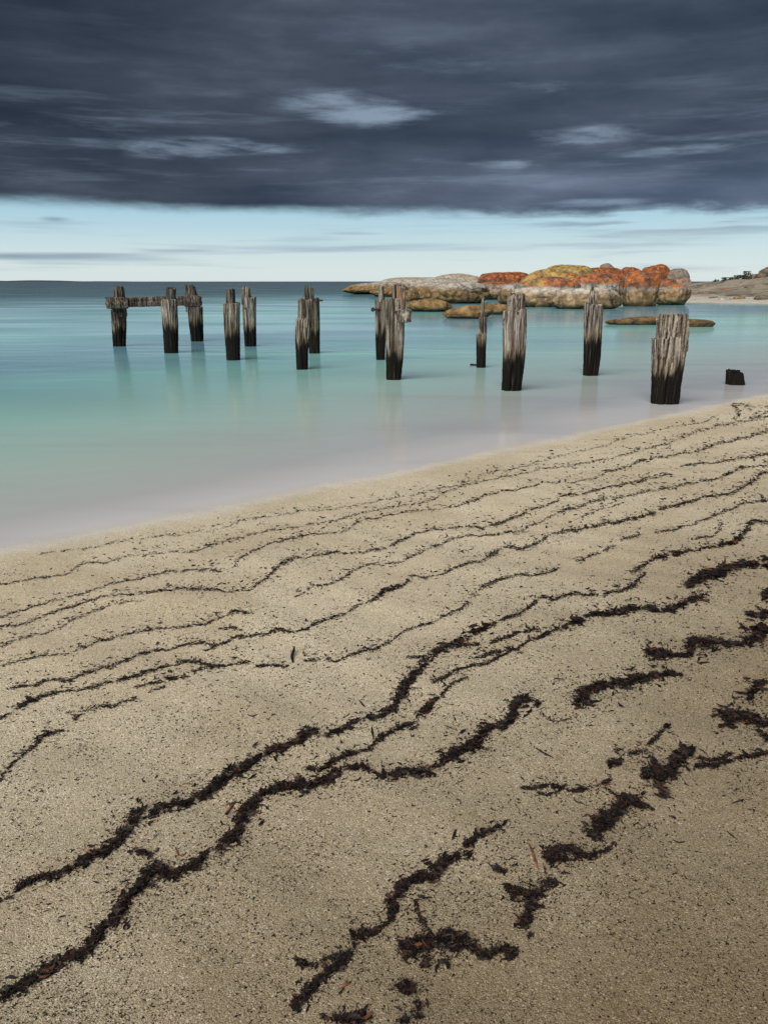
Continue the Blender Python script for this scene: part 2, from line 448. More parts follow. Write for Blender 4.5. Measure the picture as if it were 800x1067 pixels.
def log_mesh(rows, depth_scale, seed, jag=0.05, nang=84, nrow=56, grooves=16, steps=5, square=2.6, gdepth=0.2, zc=None):
    """rows: list of (z, cx, hw) from foot to top, in the thing's own frame. Returns verts, faces of a cracked timber with a broken top."""
    r = np.random.default_rng(seed)
    zs = np.array([q[0] for q in rows]); cx = np.array([q[1] for q in rows]); hw = np.array([q[2] for q in rows])
    th = np.linspace(0, 2 * math.pi, nang, endpoint=False)
    # top height by sector, in broken steps
    cuts = np.sort(r.uniform(0, 2 * math.pi, steps)); lev = r.uniform(-1, 0.25, steps)
    sec = np.searchsorted(cuts, th) % steps
    ztop = zs[-1] + jag * lev[sec] + jag * 0.35 * r.uniform(-1, 1, nang) * (r.uniform(0, 1, nang) > 0.4)
    t = np.linspace(0, 1, nrow)
    Zg = zs[0] + t[:, None] * (ztop - zs[0])[None, :]
    CX = np.interp(Zg, zs, cx); HW = np.interp(Zg, zs, hw)
    c, s = np.cos(th), np.sin(th)
    rad = 1.0 / (np.abs(c) ** square + np.abs(s) ** square) ** (1 / square)
    Rg = np.repeat(rad[None, :], nrow, 0)
    # planks / splits: sectors slightly proud
    k = 9
    cu = np.sort(r.uniform(0, 2 * math.pi, k)); off_ = r.uniform(-0.05, 0.03, k)
    Rg = Rg + off_[np.searchsorted(cu, th) % k][None, :] * np.clip((Zg - zs[0]) / (zs[-1] - zs[0]) * 1.6, 0.3, 1)
    span = zs[-1] - zs[0]
    for _ in range(grooves):
        a0 = r.uniform(0, 2 * math.pi); wdt = r.uniform(0.035, 0.10); dep = r.uniform(0.35, 1.0) * gdepth
        ph, am = r.uniform(0, 6), r.uniform(0.01, 0.05)
        ac = a0 + am * np.sin(Zg / span * 7 + ph)
        dth = np.abs((th[None, :] - ac + math.pi) % (2 * math.pi) - math.pi)
        z0 = r.uniform(-0.1, 0.6); z1 = z0 + r.uniform(0.35, 1.0)
        tt = (Zg - zs[0]) / span
        env = np.clip((tt - z0) / 0.12, 0, 1) * np.clip((z1 - tt) / 0.12, 0, 1)
        if z1 > 1: env = np.clip((tt - z0) / 0.12, 0, 1)
        Rg = Rg - dep * env * np.exp(-(dth / wdt) ** 2)
    Rg = Rg * (1 + 0.02 * np.sin(Zg / span * 9 + 3 * th[None, :] + seed) + 0.012 * r.normal(size=Rg.shape))
    Xg = CX + HW * Rg * c; Yg = HW * Rg * s * depth_scale
    V = [np.stack([Xg.ravel(), Yg.ravel(), Zg.ravel()], 1)]
    n = nang
    F_ = []
    for i in range(nrow - 1):
        for j in range(n):
            F_.append((i * n + j, i * n + (j + 1) % n, (i + 1) * n + (j + 1) % n, (i + 1) * n + j))
    base = (nrow - 1) * n
    last = base
    tm = ztop.mean()
    for q in (0.8, 0.55, 0.28):
        zz = ztop * (0.35 + 0.65 * q) + (tm - jag * 0.5) * (0.65 - 0.65 * q) + r.uniform(-1, 1, n) * jag * 0.22
        xx = CX[-1] + HW[-1] * Rg[-1] * c * q; yy = HW[-1] * Rg[-1] * s * depth_scale * q
        V.append(np.stack([xx, yy, zz], 1))
        st = sum(len(v) for v in V[:-1])
        for j in range(n): F_.append((last + j, last + (j + 1) % n, st + (j + 1) % n, st + j))
        last = st
    V.append(np.array([[CX[-1].mean(), 0, tm - jag * 0.5]]))
    ci = sum(len(v) for v in V[:-1])
    for j in range(n): F_.append((last + j, last + (j + 1) % n, ci))
    return np.concatenate(V), F_

def tube_mesh(p0, p1, r, n=12, cap=True):
    p0, p1 = Vector(p0), Vector(p1); d = (p1 - p0).normalized()
    u = d.orthogonal().normalized(); v = d.cross(u)
    vs, fs = [], []
    for p_ in (p0, p1):
        for rr, pp in ((r, p_),):
            for k in range(n):
                a = 2 * math.pi * k / n
                vs.append(pp + (u * math.cos(a) + v * math.sin(a)) * rr)
    for k in range(n): fs.append((k, (k + 1) % n, n + (k + 1) % n, n + k))
    if cap: fs.append(tuple(range(n - 1, -1, -1))); fs.append(tuple(range(n, 2 * n)))
    return vs, fs

def pile(base, shaft, tenon=None, label='', mat=None, seed=1, jag_px=3, tjag_px=3, ratio=0.9, tenon_dy=0.0, name='jetty_pile', sq=2.8, tmat=None, extra=None, gd=0.2):
    """base (px, py) of the foot at the water; shaft rows (py, xl, xr) from the foot up; tenon rows likewise"""
    bx, by = [float(q) for q in at(base[0], base[1], 0.0)]
    def conv(rows, ext=None):
        out = []
        for (py, xl, xr) in rows:
            z = z_at(by, py)
            c = (x_at(xl, py, by) + x_at(xr, py, by)) / 2 - bx
            h = (x_at(xr, py, by) - x_at(xl, py, by)) / 2
            out.append((z, c, h))
        return out
    by_ = by
    rs = conv(shaft)
    hw0 = rs[0][2]
    by += hw0 * ratio                      # the front of the foot is what meets the water at that pixel
    rs = conv(shaft)
    rs = [(-0.7, rs[0][1], rs[0][2])] + [(max(rs[0][0], 0.0), rs[0][1], rs[0][2])] + rs[1:]
    e = empty(name, (bx, by, 0))
    mpp = by / F
    mat = mat or M_wood
    v, f = log_mesh(rs, ratio, seed, jag=jag_px * mpp, square=sq, gdepth=gd)
    mesh_obj('shaft', v, f, mat, e, smooth=False)
    if tenon:
        ts = conv(tenon)
        lo_ = rs[-1][0] - 0.18
        ts = [(lo_, ts[0][1], ts[0][2])] + ts
        v, f = log_mesh(ts, min(ratio, 0.85), seed + 50, jag=tjag_px * mpp, nang=60, nrow=26, grooves=9, steps=4, square=3.4, gdepth=gd)
        v = v + np.array([[0, tenon_dy, 0]])
        mesh_obj('tenon', v, f, tmat or mat, e, smooth=False)
    tag(e, label, 'timber pile', 'old jetty piles standing in the bay')
    return e, by, mpp

def add_bolt(parent, by, px, py, dyy, rpx, length=0.12, name='bolt', axis='y'):
    x = x_at(px, py, by) - parent.location.x; z = z_at(by, py); mpp = by / F
    if axis == 'y': a_, b_ = (x, dyy, z), (x, dyy - length, z)
    else: a_, b_ = (x - length * 0.5, dyy, z), (x + length * 0.5, dyy, z)
    v, f = tube_mesh(a_, b_, rpx * mpp, 10)
    return mesh_obj(name, v, f, M_iron, parent, smooth=False)

# left group with the crossbeam
p1, by1, m1 = pile((124.5, 361), [(361, 118.5, 131), (340, 117, 131.3), (322, 116, 131)], [(322, 117, 131), (308, 118.5, 129.5), (298, 119.5, 128.5)],
              'leftmost pile, narrow and split, carrying the left end of the crossbeam', seed=3, mat=M_wood_brown, gd=0.5)
p2, by2, m2 = pile((178.5, 368), [(368, 171.7, 185.7), (340, 169.5, 185.5), (325, 168.5, 185), (312, 168, 185)], [(312, 173, 183), (298, 173.7, 183)],
              'second pile from the left, standing in front of the crossbeam, square tenon on top', seed=4, tmat=M_wood_brown)
p3, by3, m3 = pile((205.5, 355.8), [(355.8, 199.5, 211.8), (335, 197, 211.2), (318, 196, 211)], [(318, 194, 207), (307, 193.5, 205.5), (297, 193, 202.5)],
              'pile carrying the right end of the crossbeam, its tenon leaning left', seed=5, mat=M_wood_brown)
p4, by4, m4 = pile((243, 375.5), [(375.5, 236, 250), (345, 233.8, 250), (314.5, 232.3, 250)], [(314, 235.5, 245), (299.5, 235.5, 244.5)],
              'pale stout pile with a narrow dark tenon, front one of the pair left of centre', seed=6, tmat=M_wood_brown, jag_px=1.5)
p5, by5, m5 = pile((261, 361), [(361, 255, 267), (340, 253.5, 267), (309.5, 252.5, 266.7)], [(309.5, 251.5, 261.5), (298, 251.7, 260.3)],
              'pile just behind the pale stout pile, its top stepped down to the right', seed=7, jag_px=2)
p6, by6, m6 = pile((315, 385.2), [(385.2, 309, 320.7), (365, 308.3, 321), (352, 307.7, 323), (332, 308.2, 325), (331, 310.5, 325), (311, 310.6, 325)], [(311, 311, 318), (308.5, 311, 317.5)],
              'pale bleached pile with a stepped left side, front one of the touching pair', seed=8, jag_px=2.5, gd=0.40)
p7, by7, m7 = pile((327.5, 368.3), [(368.3, 322, 333.3), (340, 321.5, 333.3), (311.5, 321.2, 332.5)], [(311.5, 317.3, 327.3), (298, 317.3, 326.7)],
              'dark pile with a tall tenon, standing just behind the pale bleached pile', seed=9, mat=M_wood_brown)
add_bolt(p7, by7, 331.5, 312.8, -0.05, 0.9, 0.22, axis='x')
p8, by8, m8 = pile((396.5, 375), [(375, 392, 401), (345, 391, 402), (313, 390.6, 402.3)], [(313, 394.5, 400.5), (298.4, 394, 399.8)],
              'narrow grey pile half hidden behind the rust streaked pile', seed=10)
add_bolt(p8, by8, 388.6, 322, -0.1, 2.0, 0.25)
bs_, bf_ = tube_mesh((x_at(388.6, 322, by8) - p8.location.x, -0.15, z_at(by8, 322)), (0, -0.1, z_at(by8, 322)), 0.02, 8)
mesh_obj('bolt_shank', bs_, bf_, M_iron, p8, smooth=False)
p9, by9, m9 = pile((410, 396), [(396, 402.2, 417.8), (375, 401.5, 420), (350, 401, 421), (330, 401, 421.5), (312, 401.5, 421)], [(312, 409, 422.3), (298, 409, 422.2)],
              'broad rust streaked pile with a short beam stub bolted to its right side', seed=11, mat=M_wood_rust, gd=0.42, jag_px=5)
# beam stub on the broad pile
mm = m9
sx0, sx1 = x_at(414, 328, by9) - p9.location.x, x_at(427.6, 328, by9) - p9.location.x
sz0, sz1 = z_at(by9, 335), z_at(by9, 321.5)
def beam_mesh(x0, x1, y0, y1, z0, z1, seed, nx=24, rough=0.012, sag=0.0):
    """a rough sawn beam along x: cross-section of 20 points swept in nx steps with worn ends"""
    r = np.random.default_rng(seed)
    prof = []
    for k in range(5): prof.append((-1 + 2 * k / 5, -1))
    for k in range(5): prof.append((1, -1 + 2 * k / 5))
    for k in range(5): prof.append((1 - 2 * k / 5, 1))
    for k in range(5): prof.append((-1, 1 - 2 * k / 5))
    prof = np.array(prof); prof = prof / (np.abs(prof[:, :1]) ** 8 + np.abs(prof[:, 1:]) ** 8) ** (1 / 8)
    n = len(prof); off1 = r.normal(0, 1, n) * rough
    V = []
    for i in range(nx):
        t = i / (nx - 1)
        e = 1 - 0.12 * (max(0, 0.04 - min(t, 1 - t)) / 0.04)
        xx = x0 + (x1 - x0) * t
        zc = (z0 + z1) / 2 + sag * math.sin(math.pi * t)
        nn = r.normal(0, 1, (n, 3)) * rough * 0.4
        for k in range(n):
            px_ = xx + (off1[k] * 1.5 if i in (0, nx - 1) else 0)
            V.append((px_ + nn[k, 0] * 0.3, (y0 + y1) / 2 + prof[k, 0] * (y1 - y0) / 2 * e + off1[k] + nn[k, 1], zc + prof[k, 1] * (z1 - z0) / 2 * e + off1[(k + 3) % n] + nn[k, 2]))
    F_ = []
    for i in range(nx - 1):
        for k in range(n): F_.append((i * n + k, (i + 1) * n + k, (i + 1) * n + (k + 1) % n, i * n + (k + 1) % n))
    F_.append(tuple(range(n))); F_.append(tuple(range((nx - 1) * n, nx * n))[::-1])
    return V, F_
hw9 = (x_at(421, 330, by9) - x_at(401, 330, by9)) / 2
v, f = beam_mesh(sx0, sx1, -hw9 * 0.9 - 0.16, -hw9 * 0.55, sz0, sz1, 5, nx=8, rough=0.008)
mesh_obj('beam_stub', v, f, M_wood, p9, smooth=False)
add_bolt(p9, by9, 424.2, 332.3, -hw9 * 0.9 - 0.14, 1.3, 0.05)
add_bolt(p9, by9, 412.5, 324.5, -hw9 * 0.8, 1.2, 0.06)
p10, by10, m10 = pile((501.5, 383.2), [(383.2, 496.3, 506.0), (365, 496, 506.3), (348, 496, 507.0), (346, 499.2, 507.2), (330, 499.0, 507.3)], [(330, 501, 505.2), (316, 501.2, 504.6), (309, 502, 504)],
              'thinnest pile, a slender post with a spike of wood on top', seed=12, jag_px=1.5, tjag_px=3, sq=2.4)
p11, by11, m11 = pile((532.5, 407.5), [(407.5, 522.6, 542.4), (385, 523.3, 545.2), (365, 524, 547), (340, 524, 548.2), (321.5, 524, 548.2)], [(321.5, 528, 547), (311, 528.3, 546.8), (302, 532, 546.5)],
              'tall pale thick pile with a ragged block on top, just right of the thinnest pile', seed=13, jag_px=2, tjag_px=6, gd=0.24)
p12, by12, m12 = pile((614.9, 391.7), [(391.7, 607.4, 622.6), (370, 607.8, 625.5), (345, 608.3, 627), (316, 608.6, 628)], [(316, 612.5, 623), (308, 613.5, 621.5), (302, 615, 619), (297.5, 616.3, 618)],
              'grey pile ending in a splintered spire, second full pile from the right', seed=14, jag_px=5, tjag_px=5, gd=0.26)
p13, by13, m13 = pile((692, 421.6), [(421.6, 678, 706), (400, 679.5, 708.5), (385, 680, 711.5), (365, 680.4, 714.5), (351, 680.3, 715.7)], [(351, 684.3, 716), (338, 684.8, 716), (328.5, 685, 716)],
              'widest and nearest pile, flared at the top and standing close to the beach', seed=15, jag_px=3, tjag_px=5, ratio=0.72, gd=0.28)
p14, by14, m14 = pile((765.5, 401.5), [(401.5, 756.3, 775), (392, 757, 774), (386, 757.5, 773.6)], None,
              'short black broken stump of a pile close to the right edge of the water', seed=16, jag_px=2.5, mat=M_wood_dark, name='pile_stump')
p14['group'] = ''; del p14['group']
st, byst, mst = pile((491.8, 381), [(381, 489.5, 496.5), (379, 489.8, 496)], None,
              'tiny dark stub just above the water at the foot of the thinnest pile', seed=17, jag_px=1.2, mat=M_wood_dark, name='pile_stub')
del st['group']

# crossbeam: bolted across the faces of the two rear piles of the left group
yb = min(by1, by3)
e = empty('crossbeam', (x_at(161, 314, yb), yb, z_at(yb, 315)))
tag(e, 'long weathered timber beam joining the two rear piles at the left', 'beam')
ex, ez = e.location.x, e.location.z
hw1 = (x_at(131, 340, by1) - x_at(117, 340, by1)) / 2
yfront = min(by1, by3) - hw1 * 0.9 - yb
def bx_(px): return x_at(px, 314, yb) - ex
def bz_(py): return z_at(yb, py) - ez
v, f = beam_mesh(bx_(115), bx_(210.5), yfront - 0.10, yfront + 0.08, bz_(319.6), bz_(310.4), 8, nx=60, rough=0.0055)
v = [(a_, b_, c_ + (a_ - bx_(112)) / (bx_(210.5) - bx_(112)) * 0.06) for a_, b_, c_ in v]
mesh_obj('timber', v, f, M_wood_brown, e, smooth=False)
for (xa, xb, ya, yb2, sd_) in ((115, 137, 309.6, 320.8, 21), (195.5, 212.5, 307.9, 318.6, 22)):
    v, f = beam_mesh(bx_(xa), bx_(xb), yfront - 0.22, yfront - 0.105, bz_(yb2), bz_(ya), sd_, nx=14, rough=0.007)
    mesh_obj('cheek_block', v, f, M_wood_brown, e, smooth=False)
for xq in (121, 132, 200, 208):
    v, f = tube_mesh((bx_(xq), yfront - 0.20, bz_(315)), (bx_(xq), yfront - 0.26, bz_(315)), 0.03, 8)
    mesh_obj('bolt', v, f, M_iron, e, smooth=False)

# ------------------------------------------------------------------ boulders
def rock_material(name, lichen, yellow, lz0, tide, pale=(0.43, 0.39, 0.34), brown=(0.19, 0.125, 0.058), lz1=0.5):
    """granite: brown algae to the tide line, pale band above it, orange lichen on the upper faces"""
    m, nt, p = new_mat(name)
    g = nt.nodes.new('ShaderNodeNewGeometry'); P = g.outputs['Position']
    sp = nt.nodes.new('ShaderNodeSeparateXYZ'); nt.links.new(P, sp.inputs[0]); z = sp.outputs[2]
    sn = nt.nodes.new('ShaderNodeSeparateXYZ'); nt.links.new(g.outputs['Normal'], sn.inputs[0])
    nA = noise_(nt, P, 0.9, 6, 0.62, 0.4); nB = noise_(nt, P, 3.2, 6, 0.65, 0.3); nC = noise_(nt, P, 9.0, 4, 0.6)
    c = mix(nt, mapr(nt, nB, 0.32, 0.68), tuple(q * 0.50 for q in pale), tuple(min(1, q * 1.10) for q in pale))
    c = mix(nt, mapr(nt, nC, 0.55, 0.72, 0, 0.40), c, (0.085, 0.07, 0.055))
    # vertical weather streaks
    vs = noise_(nt, mapping(nt, P, (1.8, 1.8, 0.30)), 1.0, 5, 0.65)
    c = mix(nt, mapr(nt, vs, 0.50, 0.64, 0, 0.65), c, (0.10, 0.08, 0.06))
    # hairline joints
    vo = nt.nodes.new('ShaderNodeTexVoronoi'); vo.feature = 'DISTANCE_TO_EDGE'; vo.inputs['Scale'].default_value = 0.20
    wv_ = vmath(nt, 'ADD', P, mapping(nt, noise_(nt, P, 0.8, 4, 0.6, out=1), (0.9, 0.9, 0.9)))
    nt.links.new(wv_, vo.inputs['Vector'])
    joint = math_(nt, 'MULTIPLY', mapr(nt, vo.outputs['Distance'], 0.002, 0.016, 1.0, 0.0), mapr(nt, nA, 0.42, 0.55))
    zt = math_(nt, 'ADD', z, math_(nt, 'MULTIPLY', math_(nt, 'SUBTRACT', nA, 0.5), 0.9))
    zt = math_(nt, 'ADD', zt, math_(nt, 'MULTIPLY', math_(nt, 'SUBTRACT', vs, 0.5), 0.5))
    br = mix(nt, mapr(nt, nB, 0.35, 0.65), tuple(q * 0.62 for q in brown), tuple(q * 1.55 for q in brown))
    br = mix(nt, mapr(nt, vs, 0.45, 0.6, 0, 0.6), br, (0.055, 0.038, 0.020))
    c = mix(nt, mapr(nt, zt, tide - 0.20, tide + 0.22, 1.0, 0.0), c, br)
    if tide > 0: c = mix(nt, mapr(nt, zt, 0.0, 0.38, 0.85, 0.0), c, (0.035, 0.024, 0.012))
    lm = math_(nt, 'ADD', math_(nt, 'MULTIPLY', nA, 0.50), math_(nt, 'MULTIPLY', nB, 0.50))
    lm = math_(nt, 'ADD', lm, math_(nt, 'MULTIPLY', math_(nt, 'SUBTRACT', sn.outputs[2], 0.35), 0.10))
    lm = mapr(nt, lm, 0.60 - 0.24 * lichen, 0.72 - 0.24 * lichen)
    zl = math_(nt, 'ADD', z, math_(nt, 'MULTIPLY', math_(nt, 'SUBTRACT', nB, 0.5), 0.9))
    lm = math_(nt, 'MULTIPLY', lm, mapr(nt, zl, lz0, lz0 + lz1 * 0.6))
    lm = math_(nt, 'MULTIPLY', lm, mapr(nt, nC, 0.54, 0.70, 0.92, 0.15))
    if lichen <= 0: lm = math_(nt, 'MULTIPLY', lm, 0.0)
    tone = noise_(nt, vmath(nt, 'ADD', P, (3, 8, 5)), 1.5, 6, 0.7)
    org = ramp(nt, tone, [(0.34, (0.030, 0.018, 0.013)), (0.42, (0.10, 0.036, 0.016)), (0.51, (0.30, 0.078, 0.017)), (0.61, (0.52, 0.16, 0.024)), (0.72, (0.50, 0.29, 0.10))])
    yel = ramp(nt, tone, [(0.32, (0.07, 0.05, 0.018)), (0.45, (0.24, 0.15, 0.032)), (0.56, (0.42, 0.26, 0.05)), (0.70, (0.50, 0.40, 0.18))])
    ym = mapr(nt, noise_(nt, vmath(nt, 'ADD', P, (9, 4, 2)), 0.38, 5, 0.60), 0.60 - 0.35 * yellow, 0.72 - 0.35 * yellow)
    lc = mix(nt, ym, org, yel) if yellow > 0 else org
    c = mix(nt, lm, c, lc)
    c = mix(nt, math_(nt, 'MULTIPLY', joint, 0.7), c, (0.03, 0.024, 0.018))
    nt.links.new(c, p.inputs['Base Color'])
    p.inputs['Roughness'].default_value = 0.85
    p.inputs['Specular IOR Level'].default_value = 0.25
    hh = math_(nt, 'ADD', math_(nt, 'MULTIPLY', nB, 0.20), math_(nt, 'MULTIPLY', nC, 0.07))
    hh = math_(nt, 'SUBTRACT', hh, math_(nt, 'MULTIPLY', joint, 0.10))
    nt.links.new(bump(nt, hh, 0.36, 1.0), p.inputs['Normal'])
    return m
RM = {
    'dry': rock_material('dry_pale_granite', 0.3, 0.0, 0.6, -1, pale=(0.46, 0.41, 0.34)),
    'drydark': rock_material('dry_dark_granite', 0.3, 0.0, 0.6, -1, pale=(0.20, 0.16, 0.125)),
    'tan': rock_material('algae_brown_granite', 0, 0, 9, 1.15, brown=(0.235, 0.15, 0.065)),
    'shelf': rock_material('pale_granite_brown_foot', 0.05, 0, 1.6, 1.05),
    'white': rock_material('pale_granite', 0.60, 0.35, 1.30, 0.90, pale=(0.58, 0.52, 0.44), brown=(0.27, 0.19, 0.105)),
    'slab': rock_material('grey_granite_yellow_patch', 0.34, 0.9, 1.7, 0.6, pale=(0.50, 0.45, 0.375)),
    'orange': rock_material('orange_lichen_granite', 1.25, 0.10, 1.25, 0.85, pale=(0.46, 0.41, 0.36)),
    'box': rock_material('orange_topped_granite', 1.6, 0.10, 1.05, 1.0, pale=(0.44, 0.38, 0.31), brown=(0.29, 0.19, 0.095)),
    'yellow': rock_material('yellow_lichen_granite', 1.05, 0.75, 1.1, 0.8),
    'yelor': rock_material('yellow_orange_lichen_granite', 1.15, 0.30, 1.0, 0.8),
    'moss': rock_material('olive_lichen_granite', 0.8, 1.6, 1.2, 0.8, pale=(0.25, 0.23, 0.17)),
    'rust': rock_material('rust_lichen_granite', 0.95, 0.0, 1.2, 0.8, pale=(0.20, 0.15, 0.12)),
    'grey': rock_material('dark_grey_granite', 0.28, 0.0, 1.4, 0.7, pale=(0.27, 0.235, 0.19)),
    'pink': rock_material('pinkish_granite', 0.45, 0.0, 1.2, 0.4, pale=(0.38, 0.28, 0.21)),
}
bm = bmesh.new(); bmesh.ops.create_icosphere(bm, subdivisions=5, radius=1.0)
bm.verts.ensure_lookup_table()
ICO = np.array([v.co[:] for v in bm.verts]); ICOF = np.array([[v.index for v in f.verts] for f in bm.faces]); bm.free()
bm = bmesh.new(); bmesh.ops.create_icosphere(bm, subdivisions=3, radius=1.0)
ICO3 = np.array([v.co[:] for v in bm.verts]); ICOF3 = np.array([[v.index for v in f.verts] for f in bm.faces]); bm.free()

def rock(x0, x1, ytop, ybase, mat, label, ratio=0.7, k=2.4, seed=0, skew=0.0, low=0.35, rot=0.0, amp=1.0, name='boulder', base_z=0.0, lod=5, group='granite boulders across the bay', cat='boulder', setback=0.0):
    xc = (x0 + x1) / 2
    fx, fy = [float(q) for q in at(xc, ybase, base_z)]
    mpp = fy / F
    hw = (x1 - x0) / 2 * mpp
    cy = fy + hw * ratio * 0.92 + setback
    hw = (x_at(x1, (ytop + ybase) / 2, cy) - x_at(x0, (ytop + ybase) / 2, cy)) / 2
    cx_ = (x_at(x1, (ytop + ybase) / 2, cy) + x_at(x0, (ytop + ybase) / 2, cy)) / 2
    top = z_at(cy, ytop) - base_z
    zc = top * low; zu = top - zc; zd = zc * 1.12 + 0.10 + (0.4 if base_z > 0 else 0.0)
    V0, F0 = (ICO, ICOF) if lod == 5 else (ICO3, ICOF3)
    n = V0
    rr = 1 / (np.abs(n[:, 0]) ** k + np.abs(n[:, 1]) ** k + np.abs(n[:, 2]) ** k) ** (1 / k)
    off_ = Vector((seed * 3.17, seed * 1.31, seed * 7.7))
    asp = max(hw, 0.4)
    sc = Vector((hw, hw * ratio, top)) / max(0.8, top)
    dn = np.array([0.15 * mnoise.noise(Vector(q) * 1.3 + off_) + 0.06 * mnoise.noise(Vector(q) * 2.7 + off_) + 0.022 * mnoise.noise(Vector(q) * 6 + off_)
                   + 0.018 * mnoise.noise(Vector((q[0] * sc.x, q[1] * sc.y, q[2])) * 9 + off_) for q in n])
    # joint lines: narrow clefts
    cl = np.array([abs(mnoise.noise(Vector((q[0] * 1.2, q[1] * 1.2, q[2] * 0.6)) * 1.6 + off_ * 1.7)) for q in n])
    dn = dn - 0.10 * np.exp(-(cl / 0.040) ** 2)
    rr = rr * (1 + amp * dn)
    v = n * rr[:, None]
    mx, mn, tz = v[:, 0].max(), v[:, 0].min(), v[:, 2].max()
    v[:, 0] = (v[:, 0] - (mx + mn) / 2) / ((mx - mn) / 2)
    v[:, 2] = np.where(v[:, 2] > 0, v[:, 2] / tz, v[:, 2])
    z = np.where(v[:, 2] > 0, v[:, 2] * zu, v[:, 2] * zd) + zc
    x = v[:, 0] * hw + skew * hw * np.clip(v[:, 2], 0, 1)
    y = v[:, 1] * hw * ratio
    o = mesh_np(name, np.stack([x, y, z], 1), F0, RM[mat], smooth=True)
    o.location = (cx_, cy, base_z)
    tag(o, label, cat, group)
    return o

# low rocks at the left end of the headland
rock(356, 424, 293.2, 306.5, 'tan', 'low brown rock sloping into the sea at the left end of the headland', ratio=0.5, seed=1, skew=0.25, k=2.0)
rock(385, 425, 298, 309, 'tan', 'small brown rock under the left end of the headland, behind the narrow grey pile', ratio=0.5, seed=2, k=2.0)
rock(392, 482, 288.6, 304.5, 'slab', 'long flat pale grey slab with a yellow lichen patch on top', ratio=0.5, seed=3, k=2.6, setback=4, amp=0.6)
rock(446, 508, 284.6, 304, 'slab', 'pale grey dome of rock behind the long flat slab', ratio=0.6, seed=4, k=2.2, setback=9, amp=0.6)
rock(422, 437, 300.6, 314.6, 'shelf', 'small rounded grey boulder beside the broad rust streaked pile', ratio=0.9, seed=5)
rock(434, 464, 298, 313.5, 'tan', 'brown boulder between the small rounded grey one and the wide flat-topped one', ratio=0.7, seed=6)
rock(425, 480, 293, 309, 'shelf', 'pale topped shelf of rock behind the small brown boulders', ratio=0.6, seed=7, setback=3)
rock(446, 511, 293.2, 316.3, 'shelf', 'wide brown boulder with a pale flat top, left of the orange rocks', ratio=0.6, seed=8, k=2.4, low=0.42)
rock(423, 472, 310.8, 324.8, 'tan', 'low brown wedge of rock awash just right of the rust streaked pile', ratio=0.55, seed=9, k=2.0, skew=-0.1)
rock(461, 512, 317.2, 332, 'tan', 'low golden brown rock awash behind the thinnest pile', ratio=0.5, seed=10, k=2.0, skew=0.35)
rock(498, 531, 315.4, 327.8, 'tan', 'low tan rock awash between the thinnest pile and the tall pale pile', ratio=0.7, seed=11, k=2.3)
rock(497, 560, 282.8, 304, 'rust', 'long low rust coloured rock on the skyline left of the yellow dome', ratio=0.5, seed=12, k=2.6, setback=4)
rock(486, 540, 293.2, 312.5, 'pink', 'pale pinkish brown boulder below the long rust coloured rock', ratio=0.6, seed=13, k=2.6, setback=1)
rock(519, 552, 294.5, 317, 'shelf', 'brown rounded boulder at the left foot of the main outcrop', ratio=0.8, seed=14)
rock(560, 626, 275.3, 305, 'moss', 'olive green lichen covered boulder forming the left top of the outcrop', ratio=0.5, seed=15, k=2.3, setback=5)
rock(541, 608, 279.3, 308, 'yellow', 'yellow lichen covered dome in the left half of the outcrop', ratio=0.5, seed=16, k=2.2, setback=2.2, skew=0.12)
rock(536, 603, 288, 314, 'yelor', 'mustard and orange boulder just under the yellow dome', ratio=0.5, seed=17, k=2.3, setback=0.9, skew=0.1)
rock(527, 600, 298.8, 320, 'white', 'long pale boulder with a brown foot at the left front of the outcrop', ratio=0.55, seed=18, k=2.5, low=0.45)
rock(574, 649, 299.3, 322, 'white', 'rounded pale boulder at the centre front of the outcrop, its foot brown', ratio=0.55, seed=19, k=2.4, low=0.45)
rock(592, 650, 283.8, 313, 'orange', 'bright orange lichen covered boulder above the pale centre boulder', ratio=0.5, seed=20, k=2.6, setback=1.4, amp=0.8)
rock(597, 615, 281.8, 300, 'grey', 'small grey rock wedged beside the yellow dome', ratio=0.8, seed=21, setback=2.6)
rock(604, 654, 278.2, 302, 'rust', 'rust coloured boulder behind the bright orange one', ratio=0.6, seed=22, setback=4)
rock(621, 643, 273.9, 298, 'grey', 'small grey capstone on the highest part of the outcrop', ratio=0.8, seed=23, setback=7)
rock(644, 670, 277.8, 300, 'rust', 'small rust coloured rock on the skyline between the capstone and the tall dark boulder', ratio=0.8, seed=24, setback=5)
rock(645.5, 686, 281.2, 319.3, 'box', 'blocky boulder with a tan base and orange top, right of the dark vertical cleft', ratio=0.8, seed=25, k=2.8, low=0.5, amp=0.8)
rock(666, 700, 274.8, 303, 'rust', 'tall dark rust topped boulder on the right skyline of the outcrop', ratio=0.8, seed=26, k=2.8, setback=4)
rock(692, 719, 279.3, 303, 'grey', 'dark grey boulder at the right end of the skyline', ratio=0.8, seed=27, k=2.8, setback=3)
rock(677, 706, 290, 312, 'orange', 'orange splashed boulder wedged between the blocky boulder and the egg shaped one', ratio=0.8, seed=28, setback=1.2)
rock(697, 722, 288.5, 308, 'pink', 'pale pinkish boulder under the dark grey one at the right end', ratio=0.8, seed=29, setback=2)
rock(680, 719, 294, 317.8, 'box', 'egg shaped boulder with an orange shoulder at the right end of the outcrop', ratio=0.8, seed=30, k=2.2, low=0.5)
rock(630, 716, 329.3, 338.6, 'tan', 'long low brown rock awash behind the widest pile', ratio=0.35, seed=31, k=1.9, skew=0.2, name='wash_rock')
rock(706, 745, 332, 340.6, 'tan', 'low brown hump of rock awash to the right of the widest pile', ratio=0.5, seed=32, k=2.0, name='wash_rock')

